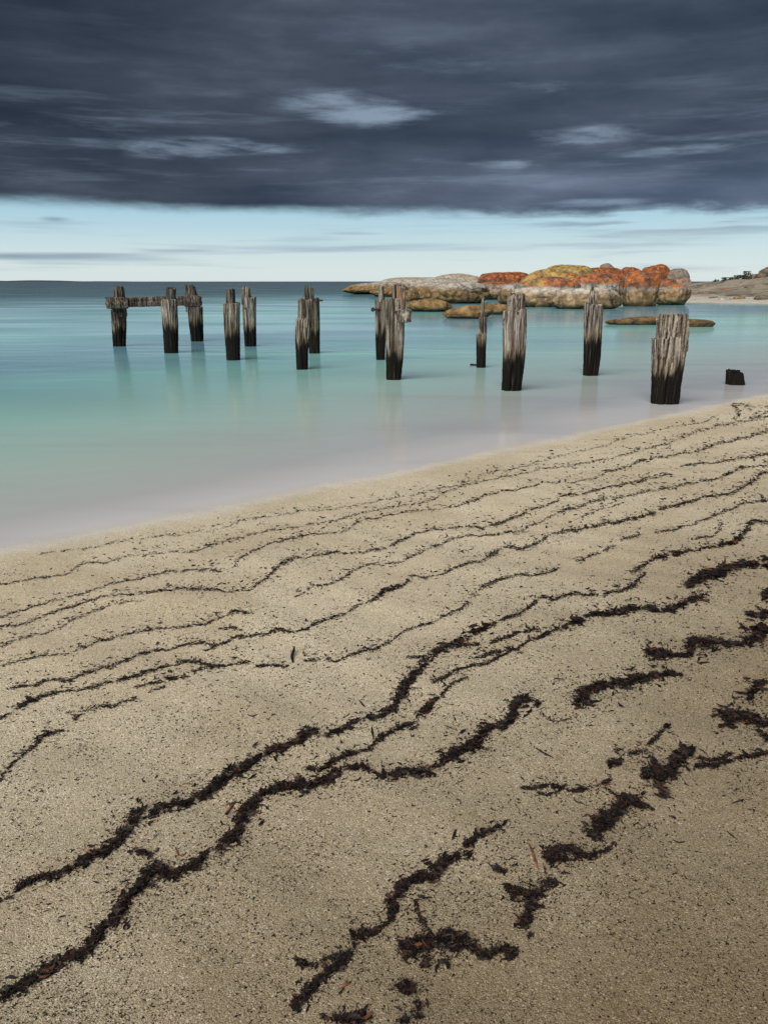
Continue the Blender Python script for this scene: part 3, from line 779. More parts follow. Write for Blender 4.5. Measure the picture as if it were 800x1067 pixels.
# ------------------------------------------------------------------ right headland, its strip of beach and shrubs
m, nt, p = new_mat('headland_ground')
g = nt.nodes.new('ShaderNodeNewGeometry'); P = g.outputs['Position']
sp = nt.nodes.new('ShaderNodeSeparateXYZ'); nt.links.new(P, sp.inputs[0])
nA = noise_(nt, P, 0.25, 6, 0.6, 0.5); nB = noise_(nt, P, 1.4, 6, 0.65)
c = mix(nt, mapr(nt, nA, 0.35, 0.65), (0.31, 0.265, 0.205), (0.20, 0.165, 0.125))
c = mix(nt, mapr(nt, nB, 0.48, 0.66, 0, 0.75), c, (0.10, 0.08, 0.06))
sc2 = noise_(nt, vmath(nt, 'ADD', P, (5, 5, 5)), 0.35, 7, 0.7)
c = mix(nt, mapr(nt, sc2, 0.54, 0.60, 0, 0.85), c, (0.05, 0.055, 0.03))
zz = math_(nt, 'ADD', sp.outputs[2], math_(nt, 'MULTIPLY', math_(nt, 'SUBTRACT', nB, 0.5), 0.5))
c = mix(nt, mapr(nt, zz, 0.35, 0.55, 1, 0), c, (0.44, 0.40, 0.33))
nt.links.new(c, p.inputs['Base Color']); p.inputs['Roughness'].default_value = 0.9
nt.links.new(bump(nt, nB, 0.8, 0.3), p.inputs['Normal'])
M_head = m
hx0, hy0 = [float(q) for q in at(712, 315.0, 0)]
hx1, hy1 = [float(q) for q in at(800, 316.5, 0)]
nx, ny = 170, 70
Vh = []
def head_h(x, y):
    """height of the headland"""
    front = hy0 + (x - hx0) * (hy1 - hy0) / (hx1 - hx0)
    d = y - front
    if d < 0: return -0.35 + max(-0.6, 0.15 * d)
    px = 400 + F * x / (y * 1.0)
    beach = min(d * 0.08, 0.42)
    u = (x - hx0) / (hx1 - hx0)
    hill = 0.0
    if d > 5:
        t = min(1, (d - 5) / 13.0); t = t * t * (3 - 2 * t)
        ridge = max(0.0, min(2.4, 0.05 + u * 0.62)) + (0.5 * mnoise.noise(Vector((x * 0.16, y * 0.16, 2))) + 0.25 * mnoise.noise(Vector((x * 0.5, y * 0.5, 4)))) * min(1, max(0, u))
        hill = t * ridge
    far = 1.0
    if d > 20: far = max(0.0, 1 - (d - 20) / 18)
    side = min(1.0, max(0.0, (u + 0.12) / 0.15))
    return ((beach + hill) * far + 0.10 * mnoise.noise(Vector((x * 0.5, y * 0.5, 0)))) * side - 0.35 * (1 - side) - 0.4 * (1 - far)
xs = np.linspace(hx0 - 4, hx0 + 75, nx); ys = np.linspace(min(hy0, hy1) - 6, hy0 + 75, ny)
for x in xs:
    for y in ys: Vh.append((x, y, head_h(x, y)))
ii, jj = np.meshgrid(np.arange(nx - 1), np.arange(ny - 1), indexing='ij')
a_ = ii * ny + jj
Qh = np.stack([a_, a_ + ny, a_ + ny + 1, a_ + 1], -1).reshape(-1, 4)
hd = mesh_np('headland', np.array(Vh), Qh, M_head, smooth=True)
tag(hd, 'low sandy headland rising at the right edge of the bay', kind='structure')

def at_head(px, py):
    a, dy, dz = [float(q) for q in raydir(px, py)]
    y = hy0 - 4
    while y < hy0 + 70:
        x = a * y / dy
        if head_h(x, y) >= H + dz * y / dy: break
        y += 0.2
    return head_h(a * y / dy, y)

def ground_rock(x0, x1, yt, yb, z, mat, label, seed, ratio=0.6, lod=3, cat='rock', group='rocks strewn along the far beach', name='beach_rock'):
    z = at_head((x0 + x1) / 2, yb) - 0.03
    return rock(x0, x1, yt, yb, mat, label, ratio=ratio, seed=seed, base_z=z, lod=lod, cat=cat, group=group, name=name, k=2.2)
fr = [(722, 734, 311.2, 314.2, 0.05, 'dry', 'white rock at the left end of the far beach strip'),
      (738, 749, 308.6, 312.8, 0.2, 'drydark', 'dark rock on the far beach left of a wider pale one'),
      (748, 764, 309.6, 313.6, 0.1, 'dry', 'wide pale rock in the middle of the far beach'),
      (763, 777, 308.2, 313.2, 0.15, 'pink', 'pinkish rock on the far beach, between the pale rocks'),
      (776, 789, 310.6, 314.6, 0.1, 'dry', 'rounded white rock near the right end of the far beach'),
      (786, 804, 307.2, 312.4, 0.3, 'drydark', 'dark rock cut by the right edge on the far beach')]
fr += [(727, 743, 303.2, 306.4, 0.5, 'drydark', 'brown ledge of rock above the left end of the far beach'),
       (750, 771, 300.2, 303.6, 0.8, 'drydark', 'long dark ledge half way up the headland slope'),
       (776, 796, 297.0, 301.0, 1.1, 'drydark', 'dark outcrop on the slope below the headland scrub')]
for i, (a0, a1, b0, b1, zz_, mt, lb) in enumerate(fr):
    ground_rock(a0, a1, b0, b1, zz_, mt, lb, 60 + i)
rock(712, 775, 294.6, 303.5, 'pink', 'flat pinkish rock shelf behind the right end of the outcrop', ratio=0.4, seed=70, k=2.6, base_z=0.2, amp=0.7)
rock(698, 768, 300.6, 308.6, 'dry', 'smooth pale granite slab joining the outcrop to the headland', ratio=0.35, seed=76, k=2.2, base_z=0.02, amp=0.5)
rock(728, 800, 296.5, 301.5, 'pink', 'second flat pinkish shelf, lower and further along the headland', ratio=0.3, seed=71, k=2.4, base_z=0.4, setback=6)
rock(789, 822, 276.8, 297, 'drydark', 'dark crag at the right edge on top of the headland', ratio=0.8, seed=72, k=2.5, base_z=1.2, setback=6)
rock(780, 800, 284.2, 297, 'drydark', 'lower dark rock beside the crag at the right edge', ratio=0.8, seed=73, k=2.5, base_z=1.2, setback=6)

m, nt, p = new_mat('shrub_leaves')
oi = nt.nodes.new('ShaderNodeNewGeometry')
nt.links.new(ramp(nt, oi.outputs['Random Per Island'], [(0.0, (0.020, 0.026, 0.012)), (0.5, (0.045, 0.055, 0.022)), (1.0, (0.10, 0.10, 0.045))]), p.inputs['Base Color'])
p.inputs['Roughness'].default_value = 0.8
M_leaf = m
m, nt, p = new_mat('shrub_stem'); p.inputs['Base Color'].default_value = (0.07, 0.05, 0.035, 1); M_stem = m
def shrub(px, ytop, ybase, wpx, dist, label, seed):
    y = dist; x = x_at(px, ybase, y); z0 = head_h(x, y) - 0.05; z1 = max(z_at(y, ytop), z0 + 0.35)
    hw = wpx * y / F / 2; hh = z1 - z0
    r = np.random.default_rng(seed)
    e = empty('shrub', (x, y, z0))
    n = 900
    lobes = r.normal(0, 0.42, (7, 3)); lobes[:, 2] = np.abs(lobes[:, 2]) * 0.8 + 0.2
    c = lobes[r.integers(0, 7, n)] + r.normal(0, 0.22, (n, 3))
    c[:, 2] = np.clip(c[:, 2], 0.0, 1.05)
    c = c * np.array([hw, hw * 0.8, hh])
    s = 0.05 + 0.06 * r.random(n)
    d1 = r.normal(size=(n, 3)); d1 /= np.linalg.norm(d1, axis=1)[:, None]
    d2 = np.cross(d1, r.normal(size=(n, 3))); d2 /= np.linalg.norm(d2, axis=1)[:, None]
    q = np.stack([c - d1 * s[:, None], c + d2 * s[:, None] * 0.5, c + d1 * s[:, None], c - d2 * s[:, None] * 0.5], 1).reshape(-1, 3)
    mesh_np('foliage', q, np.arange(4 * n).reshape(-1, 4), M_leaf, parent=e)
    vs, fs = [], []
    for k in range(5):
        d = (r.normal(0, hw * 0.4), r.normal(0, hw * 0.3), hh * 0.7)
        v, f = tube_mesh((0, 0, -0.3), d, 0.03, 5)
        b = len(vs); vs += v; fs += [tuple(i + b for i in ff) for ff in f]
    mesh_obj('stem', vs, fs, M_stem, e)
    tag(e, label, 'shrub', 'low coastal shrubs on the headland')
hd_ = hy0 + 14
for i, (px, yt, yb, wd, dd, lb) in enumerate([
        (745, 291.5, 297.5, 14, 16, 'low green shrub at the left end of the headland scrub'),
        (757, 289.5, 297, 14, 16, 'rounded shrub second from the left on the headland'),
        (768, 287.5, 296, 15, 17, 'bushy shrub in the middle of the headland scrub'),
        (778, 283.5, 294, 12, 18, 'tallest upright shrub left of the crag on the headland'),
        (786, 286, 293.5, 13, 18, 'dark shrub just left of the crag'),
        (797, 288.5, 294.5, 16, 15, 'shrub in front of the crag at the right edge'),
        (810, 280.5, 293.5, 16, 19, 'large shrub cut by the right edge beside the crag')]):
    shrub(px, yt, yb, wd, hy0 + dd, lb, 300 + i)

# faint land far out on the left horizon
m, nt, p = new_mat('distant_land'); t = nt.nodes.new('ShaderNodeNewGeometry')
nt.links.new(ramp(nt, noise_(nt, t.outputs['Position'], 0.004, 4), [(0.3, (0.03, 0.045, 0.06)), (0.7, (0.05, 0.07, 0.085))]), p.inputs['Base Color'])
M_dist = m
vs, fs = [], []
nq = 80
for i in range(nq):
    t = i / (nq - 1); x = -5600 + 3300 * t
    hgt = 9 + 7 * math.sin(t * 9) * math.sin(t * 4 + 1) + 3 * math.sin(t * 31); hgt *= math.sin(math.pi * min(1, max(0, t))) ** 0.5
    vs += [(x, 7800, -2), (x, 7900, max(1.0, hgt)), (x, 8300, max(1.0, hgt * 0.9)), (x, 8500, -2)]
for i in range(nq - 1):
    for k in range(3): fs.append((4 * i + k, 4 * i + k + 1, 4 * i + 5 + k, 4 * i + 4 + k))
tag(mesh_obj('far_coast', vs, fs, M_dist), 'thin dark strip of land on the left horizon', kind='structure')

# ------------------------------------------------------------------ seaweed
m, nt, p = new_mat('dry_seaweed')
g = nt.nodes.new('ShaderNodeNewGeometry')
rpi = g.outputs['Random Per Island']
c = ramp(nt, rpi, [(0.0, (0.005, 0.004, 0.004)), (0.55, (0.012, 0.008, 0.007)), (0.86, (0.026, 0.013, 0.009)), (0.965, (0.055, 0.022, 0.012)), (0.992, (0.13, 0.045, 0.018)), (1.0, (0.17, 0.06, 0.022))])
c = mix(nt, mapr(nt, noise_(nt, g.outputs['Position'], 220, 3), 0.5, 0.7, 0, 0.4), c, (0.035, 0.028, 0.026))
nt.links.new(c, p.inputs['Base Color']); p.inputs['Roughness'].default_value = 0.6; p.inputs['Specular IOR Level'].default_value = 0.22
M_weed = m

def strands(cx, cy, cz, L, W, ang, curl, lift, seg, r):
    """curved tapering ribbons lying on the sand, folded along the middle; returns verts, quads"""
    n = len(cx)
    t = np.linspace(-0.5, 0.5, seg + 1)[None, :]
    a = ang[:, None] + curl[:, None] * t + (r.normal(0, 0.25, n)[:, None]) * np.sin(6 * t)
    dx_ = np.cos(a); dy2 = np.sin(a)
    px = np.cumsum(dx_, 1) / (seg + 1); py = np.cumsum(dy2, 1) / (seg + 1)
    px = (px - px.mean(1, keepdims=True)) * L[:, None] + cx[:, None]
    py = (py - py.mean(1, keepdims=True)) * L[:, None] + cy[:, None]
    tilt = r.normal(0, 1, n)[:, None] * 0.25
    pz = cz[:, None] + lift[:, None] + np.abs(t * tilt) * L[:, None] + L[:, None] * 0.10 * r.random(n)[:, None] * (1 - (2 * t) ** 2)
    prof = (1 - 0.75 * np.abs(2 * t) ** 1.5)
    w_ = W[:, None] * prof * 0.5
    roll = r.uniform(-0.9, 0.9, n)[:, None] + t * r.normal(0, 1.5, n)[:, None]
    nx_, ny_ = -dy2, dx_
    cr_, sr_ = np.cos(roll), np.sin(roll)
    A = np.stack([px + nx_ * w_ * cr_, py + ny_ * w_ * cr_, pz + w_ * sr_ + 0.0006], -1)
    B = np.stack([px - nx_ * w_ * cr_, py - ny_ * w_ * cr_, pz - w_ * sr_ + 0.0006], -1)
    gz = (cz[:, None] + 0.0012)
    A[..., 2] = np.maximum(A[..., 2], gz); B[..., 2] = np.maximum(B[..., 2], gz)
    V = np.stack([A, B], 2).reshape(n, -1, 3)
    k = np.arange(seg)
    q = np.stack([2 * k, 2 * k + 1, 2 * k + 3, 2 * k + 2], -1)
    Q = (np.arange(n)[:, None, None] * (2 * (seg + 1)) + q[None]).reshape(-1, 4)
    return V.reshape(-1, 3), Q

def px_len(py):
    _, dy, dz = raydir(400, py)
    return (0.3 - H) / dz / F

def weed_points(line, dens, r, spread=1.0):
    """points scattered along a pixel polyline (x, y, half width): a dense broken core with a ragged scatter"""
    P_ = np.array([(q[0], q[1], q[2]) for q in line], float)
    ph = r.uniform(0, 50)
    out = []; run = 0.0
    for i in range(len(P_) - 1):
        a, b = P_[i], P_[i + 1]
        d = b[:2] - a[:2]; l = np.hypot(*d)
        if l < 0.01: continue
        wm = (a[2] + b[2]) / 2
        n = max(2, r.poisson(1.8 * dens * l * (wm * 2) ** 0.98))
        t = r.random(n)
        wv = a[2] + (b[2] - a[2]) * t
        s_ = run + t * l; run += l
        # lumps and near gaps along the line
        lump = np.array([0.5 + 0.5 * mnoise.noise(Vector((q * 0.13, ph, 0))) * 1.6 + 0.45 * mnoise.noise(Vector((q * 0.45, ph, 5))) for q in s_])
        lump = np.clip(lump, 0.0, 1.3)
        wide = wm > 2.8
        far_ = r.random(n) < np.where(wv > 2.8, 0.36, 0.28)
        nrm = np.array([-d[1], d[0]]) / l
        side = np.array([0.55 * mnoise.noise(Vector((q * 0.09, ph, 9))) for q in s_])
        o = np.where(far_, r.normal(0, 1.55, n), np.clip(r.normal(0, 0.62, n), -1.5, 1.5) * (0.45 + 0.75 * lump) + side) * wv * spread
        jx = r.normal(0, 0.6, n)
        x = a[0] + d[0] * t + nrm[0] * o + jx; y = a[1] + d[1] * t + nrm[1] * o * 0.9 + 0.5 * np.sin(x * 0.31 + ph) + 0.5 * np.sin(x * 0.13 + 1 + ph)
        rel = np.abs(o) / (wv * spread + 0.1)
        nz = np.array([1.1 * mnoise.noise(Vector((u_ * 0.10, v_ * 0.15, ph))) + 0.75 * mnoise.noise(Vector((u_ * 0.33, v_ * 0.42, ph + 3))) for u_, v_ in zip(x, y)])
        wd = np.clip((wv - 1.5) / 4, 0, 1)
        keep = (nz + 0.35 * (lump - 0.6) > rel * np.where(wv > 2.8, 0.95, 0.75) - np.where(wv > 2.8, 0.38, 0.85)) | (r.random(n) < 0.10)
        q = np.stack([x, y, wv, np.where(far_, 1.0, rel), np.full(n, math.atan2(d[1], d[0]))], 1)
        out.append(q[keep])
    return np.concatenate(out)

def smooth_line(line):
    """Catmull-Rom through the traced points"""
    P_ = np.array([(q[0], q[1], q[2]) for q in line], float)
    if len(P_) < 3: return P_
    out = []
    for i in range(len(P_) - 1):
        p0, p1, p2, p3 = P_[max(0, i - 1)], P_[i], P_[i + 1], P_[min(len(P_) - 1, i + 2)]
        for t in (0, .25, .5, .75):
            out.append(0.5 * ((2 * p1) + (-p0 + p2) * t + (2 * p0 - 5 * p1 + 4 * p2 - p3) * t * t + (-p0 + 3 * p1 - 3 * p2 + p3) * t ** 3))
    out.append(P_[-1])
    out = np.array(out); out[:, 2] = np.maximum(out[:, 2], 0.4)
    return out

def build_weed(name, lines, label, cat='seaweed', group=None, dens=0.5, seed=0, kind=None):
    r = np.random.default_rng(1000 + seed)
    pts = np.concatenate([weed_points(smooth_line(l), dens, r) for l in lines])
    x, y, z = at_sand(pts[:, 0], pts[:, 1])
    n = len(x)
    sz = px_len(pts[:, 1])                       # metres per pixel there
    big = np.clip(pts[:, 2] / 6, 0.2, 1.2)
    core = pts[:, 3] < 0.99
    L = sz * (2.6 + 7.0 * r.random(n) ** 2.2) * (0.62 + 0.65 * big) * np.where(core, 1.0, 0.55)
    W = sz * (0.65 + 1.15 * r.random(n) ** 1.5) * (0.75 + 0.45 * big)
    long_ = r.random(n) < 0.03
    L = np.where(long_, L * 1.9, L)
    blade = (pts[:, 2] > 3.5) & (r.random(n) < 0.07)            # broad folded blades in the thick heaps
    L = np.where(blade, sz * r.uniform(9, 20, n), L); W = np.where(blade, sz * r.uniform(2.5, 5.0, n), W)
    ang = -pts[:, 4] + r.normal(0, 0.5 + 0.55 * big, n)
    heap = pts[:, 2] * sz * 0.42 * np.clip(1 - pts[:, 3], 0, 1) * np.where(pts[:, 2] > 2.5, 1.0, 0.3)
    lift = heap * r.random(n) ** 0.6
    V, Q = strands(x, y, z, L, W, ang, r.normal(0, 1.6, n), lift, 3, r)
    o = mesh_np(name, V, Q, M_weed)
    tag(o, label, cat, group, kind)
    return o

G_LINE = 'strandlines of dark seaweed left along the sand'
LINES = [
 ([[(10,580,.7),(60,575,.8),(85,572.5,1),(125,565,.8),(162,559.5,1),(187,557.5,.9),(205,554,.9),(237,549,.9),(250,542.5,1),(285,538,1.1),(320,532.5,1.1),(350,530.5,1),(380,524.5,1),(400,521,.9),(430,516,.9),(460,509,1),(495,502,1),(500,496,1.1),(517,491,1.3),(542,487.5,.9),(572,478,1),(595,472.5,1),(625,465.5,.9),(655,456,.9),(700,445,1),(735,439.5,1),(744,434,1.3)]],
  'faint seaweed line nearest the water, running the whole length of the beach', .55),
 ([[(0,609.5,1.5),(15,607,1.4),(45,602,1.4),(72,597,1.2),(87,587,1.8),(110,586,1.4),(140,579,1.3),(170,576,1.5),(200,575,1.3),(220,569,1.3),(245,561,1.5),(275,554.5,1.4),(305,550,1.2),(335,545,1.3),(362,539,1.2),(395,530.5,1.4),(415,528,1),(435,525,1.1),(457,517.5,1.3),(480,507,1.4),(507,501,1.3),(540,494,1.3),(575,488,1.2),(600,484.5,1.3),(620,481,1.3),(650,474,1.4),(685,464.5,1.5),(707,458,1.8),(725,450,2),(745,444.5,1.8),(770,440,2),(800,434,2.2)]],
  'thin unbroken seaweed line second from the water', .7),
 ([[(0,642.5,1.6),(25,636,1.6),(55,626,1.6),(80,621,1.3),(107,611,1.6),(135,605,1.7),(170,597.5,1.3),(200,594,1.6),(220,594.5,2.4),(231,596,1.2)],
   [(244,592,1.5),(250,581,1.8),(265,574,1.4),(282,567,1.4),(307,560,1.8),(337,556,1.2),(360,553,1.3),(372,545,1.6),(400,538,1.5),(415,535.5,1.1),(445,531,1.3),(470,529.5,1.1),(490,522.5,1.9),(507,516,1.5),(540,509.5,1.2),(572,503,1.2),(600,502,1.1),(625,497,1.7),(632,491,2.6),(650,487.5,1.9),(670,480,2.1),(700,474.5,1.7),(725,471,1.9),(740,464.5,2.1),(762,460,1.8),(780,455,1.8),(800,449,2.1)]],
  'thin seaweed line that breaks beside a loop at the left centre, third from the water', .8),
 ([[(0,654.5,1.6),(15,652.5,1.5),(32,647.5,1.2),(60,637,1.6),(80,630.5,2),(100,625,1.5),(117,620.5,1.3),(140,619.5,1.4),(180,614,1.9),(200,614.5,1.9),(225,614,2.2),(235,617,1.2),(260,615,1.3),(267,610,1.9),(275,604,2),(287,594,3.6),(300,584,2.6),(317,580.5,1.8),(340,577,2.2),(375,575.5,1.7),(400,572,1.9),(415,564,1.9),(432,557,2.2),(450,552.5,1.7),(475,550,1.5),(500,549.5,1.8),(520,545,2.2),(540,539,2.2),(555,530,2.2),(575,525,1.6),(585,517.5,2.5),(600,515.5,1.8),(630,509,1.8),(662,502,2.2),(700,494,1.4)],
   [(710,486,2.0),(740,482.5,1.7),(775,477.5,1.8),(800,472.5,2.4)]],
  'seaweed line with a knot where it bends round the shallow hollow at the left centre', .9),
 ([[(0,674,1.5),(25,665,1.5),(45,660,2),(65,652.5,1.3),(87,641,2),(117,631,1.1),(150,625,.8)]],
  'short broken seaweed line at the left edge under the knotted line', .6),
 ([[(307,622.5,1.1),(325,612.5,1.6),(347,608,1.6),(360,600,2),(372,593,1.6),(380,590,1.5),(400,587.5,1.9),(420,584.5,1.7),(445,572.5,1.7),(465,564.5,1.7),(485,559,1.6),(512,557.5,1.8),(540,554,1.6),(552,547.5,1.7),(572,540,1.8),(590,531,2.2),(600,529,2),(622,522,2.2),(650,517.5,1.9),(682,511,2.1),(720,504,2),(750,497.5,2),(770,489,2.6),(785,486,1.8),(800,485,1.6)]],
  'seaweed line starting at the beach centre just below the knotted line and running right', .75),
 ([[(0,695,1.3),(15,690,1.5),(42,684.5,1.7),(72,680.5,.8),(87,675,1.4),(107,667.5,2.2),(140,660,1.9),(165,655,1.8),(185,655,1.3),(200,652.5,1.6),(215,649,1.7),(235,642.5,1.9),(247,637.5,2.4),(265,640,1.2)],
   [(227,656,2.4),(240,655,2.4),(252,658,1.4)]],
  'seaweed line in the left half that frays out before the beach centre', .8),
 ([[(12,716,2),(37,715,2.3),(50,709,2),(70,709,2.1),(92,701,2.2),(110,696,2.1),(135,687,2.4),(160,679,2.6),(180,676,1.5),(200,671,2.2),(215,670,1.6),(227,672.5,1.8),(250,664,2.4),(275,661,2),(292,657.5,3),(307,659,1.5),(325,652,2.2),(340,646,2.3),(360,639,1.7),(375,630,2.2),(390,626,2.2),(397,620,4.2),(405,614,4.6),(420,610,3.2),(432,601,3.4),(445,602,1.2),(462,597.5,1.6),(482,589,1.8),(500,585,2),(510,580,2.4),(525,571,3),(542,572,2),(560,566,2.8),(575,557.5,2.9),(600,552,2.6),(625,547.5,2.2),(650,542.5,2.6),(675,537.5,2.6),(692,530,3),(717,524,2.4),(737,517.5,2),(762,514,2),(780,505,2.4),(790,496,2.8),(800,492,2)],
   [(477,576,1.5),(492,572.5,1.5)],[(212,680,1.3),(227,673,1.6)],[(600,542,.8),(625,531,.8),(650,524,.8)]],
  'long thicker seaweed line with a dark knot at the centre, crossing the whole beach', 1.0),
 ([[(0,750,3),(15,741,3),(30,731,4),(45,726,2.4),(62,721,2),(80,719.5,2),(100,715,2.2),(120,711,2.5),(140,705,2.6),(170,695.5,2.2),(185,692,2.2),(200,690,2.4),(225,695,2.4),(245,692,2.4),(260,690,2)],
   [(267,694,2.2),(300,694.5,2)],[(317,690.5,2.2),(337,687,3),(352,689,1.8),(375,680,2),(400,672.5,2.3),(412,665,1.4),(427,655.5,1.4),(450,649,1.6),(462,643,2.4),(480,635,1.9),(492,621,3.4),(507,611,3.2),(525,602.5,1.9),(542,599,1.9),(557,600,1.7),(580,594,2.5)],
   [(600,585,1.7),(620,577.5,1.6),(640,570,1.8)],[(645,562.5,1.2),(667,557.5,2.2)],[(682,555,1.6),(710,550,1.1),(730,544,1.5),(745,536,1.8),(762,531,1.8),(775,525,1.8),(795,522,1.6)],[(795,522,1.5),(792,515,1.8)]],
  'broken seaweed line above the first wide ribbon, from the left edge to the right edge', .95),
 ([[(0,814,3),(10,799,2),(27,785,2),(47,767.5,4),(66,762,2)],[(76,750,3),(95,739,4.2),(110,737.5,2.5),(127,732.5,2.5),(142,727.5,2.4)],[(155,722,1.5),(172,716,1.5)],[(140,716,2),(160,712.5,2),(175,709,4),(197,705,2)],[(200,700,2.3),(225,694,1.8)]],
  'scrappy seaweed line slanting down to the left edge above the thick ribbons', .9),
 ([[(7,937,3.5),(20,926,4),(35,918,6),(55,913,7),(75,906,6),(92,896,8),(112,886,7),(130,870,10),(145,850,12),(160,844,10),(180,841,8),(200,836,6.5),(215,826,8),(235,812,9),(255,800,8),(272,789,7),(292,781,9),(307,775,6),(320,765,8),(340,765,4.5),(362,759,5),(375,751,5),(400,745,5),(412,735,8),(420,720,10),(430,706,7),(438,698,5),(445,690,7),(447,682,6),(460,677,5),(480,669,5),(490,662,5),(507,654,4.5),(522,647,3),(537,641,2.6),(548,636,2.4),(556,628,2.8),(563,623,3.4),(575,624,3)],
   [(425,685,1.5),(445,684,3)],[(475,674,3),(498,671,3)]],
  'wide upper ribbon of matted seaweed running from the lower left to the beach centre', 1.15),
 ([[(575,626,3),(588,621,3.6),(600,620,3.6),(625,620,3.2),(650,615,2.2),(662,607,2.2),(672,595,2)],[(657,597,2.6),(675,587,3.6),(695,579,4.4),(717,575,3.6),(740,571,3.4),(762,565,4.6),(777,555,5),(785,543,3.4),(800,545,2.2)],[(725,562,1.6),(745,557,1.6),(752,545,1.6)],[(650,614,2),(664,610,3)]],
  'dark ribbon of seaweed climbing to the right edge and hooking back near its end', 1.1),
 ([[(450,712,2.2),(465,704,2.6),(482,697,2.4),(507,691,2.3),(520,684,2.4),(535,678,2.4),(547,671,2.4)],[(495,686,1.6),(520,679,3.4),(540,677,2)],[(510,670,2.5),(525,665,2.8),(540,660,2.8),(562,656,2)],[(545,671,2),(560,665,3.4),(580,656,4.8),(600,649,5.5),(615,641,6),(632,641,4.4),(650,637,6),(672,635,6),(687,639,4),(705,632,6.5),(725,625,6),(737,619,2)],
   [(472,712,2.2),(487,707,2.2)],[(472,712,2),(457,727,4),(445,737,5),(430,755,4.5),(415,760,5),(400,768,4.5),(390,774,3),(385,782,2.4),(370,785,3.6),(350,792,4.6),(335,802,4),(320,804,5.5)]],
  'lumpy seaweed ribbon winding through the beach centre towards the right', 1.1),
 ([[(385,800,4.4),(360,802,7),(340,815,8),(315,820,10),(292,821,8),(277,827,7),(265,837,10),(252,852,11),(247,867,8.5),(232,882,8),(215,891,7),(200,906,7),(175,911,9),(160,908,11),(150,922,12),(135,934,7.5),(125,949,10),(121,964,6),(106,968,8),(100,979,10),(80,997,9),(65,1002,8),(32,1024,9),(15,1034,8),(0,1040,9)],[(135,889,3),(155,891,5),(162,900,6)],[(60,1005,5),(45,1015,5)]],
  'widest ribbon of tangled seaweed, curving down to the lower left corner', 1.2),
 ([[(386,803,2.5),(400,811,6),(420,805,7),(440,806,7),(457,800,7),(472,785,10),(492,780,10),(505,760,9),(525,757,5),(536,747,7),(536,732,8),(550,730,6),(562,734,4)]],
  'thick seaweed ribbon with a hooked right end, just right of the beach centre', 1.2),
 ([[(560,740,1),(575,752,1.2),(600,747,1.2)]], 'thin trail of crumbs linking two seaweed ribbons right of the centre', .5),
 ([[(762,423,3),(780,422,3),(800,423,3)],[(767,425,2),(770,431,2.2),(764,437,2)],[(780,437,1.6),(800,430,1.5)]],
  'dark tuft of seaweed at the top right where the beach meets the water', 1.0),
]
def beyond_frame(ls, r):
    # a line that runs out of the photograph goes on along the beach
    out = []
    for l in ls:
        l = [tuple(q) for q in l]
        if len(l) > 1 and l[-1][0] >= 795:
            x, y, w_ = l[-1]; sl_ = -0.20 - 0.16 * (y - 440) / 350
            while x < 1150:
                x += 22; y += 22 * sl_ + r.normal(0, 2.0); w_ = max(1.0, w_ * (0.97 + 0.1 * r.normal()))
                if y < 415 - 0.19 * (x - 800) + 8: break
                l.append((x, y, w_))
        if len(l) > 1 and l[0][0] <= 8:
            x, y, w_ = l[0]; sl_ = (l[1][1] - y) / max(8, l[1][0] - x); sl_ = min(-0.15, max(-0.6, sl_)); pre = []
            while x > -260:
                x -= 22; y -= 22 * sl_ + r.normal(0, 2.0); pre.append((x, y, w_))
            l = pre[::-1] + l
        out.append(l)
    return out
rb_ = np.random.default_rng(77)
LINES = [(beyond_frame(ls, rb_), lb, dn) for ls, lb, dn in LINES]
for i, (ls, lb, dn) in enumerate(LINES):
    if dn > 1.04: ls = [[(q[0], q[1], q[2] * 0.9) for q in l] for l in ls]
    build_weed('seaweed_strandline', ls, lb, 'strandline', G_LINE, dens=dn, seed=i)

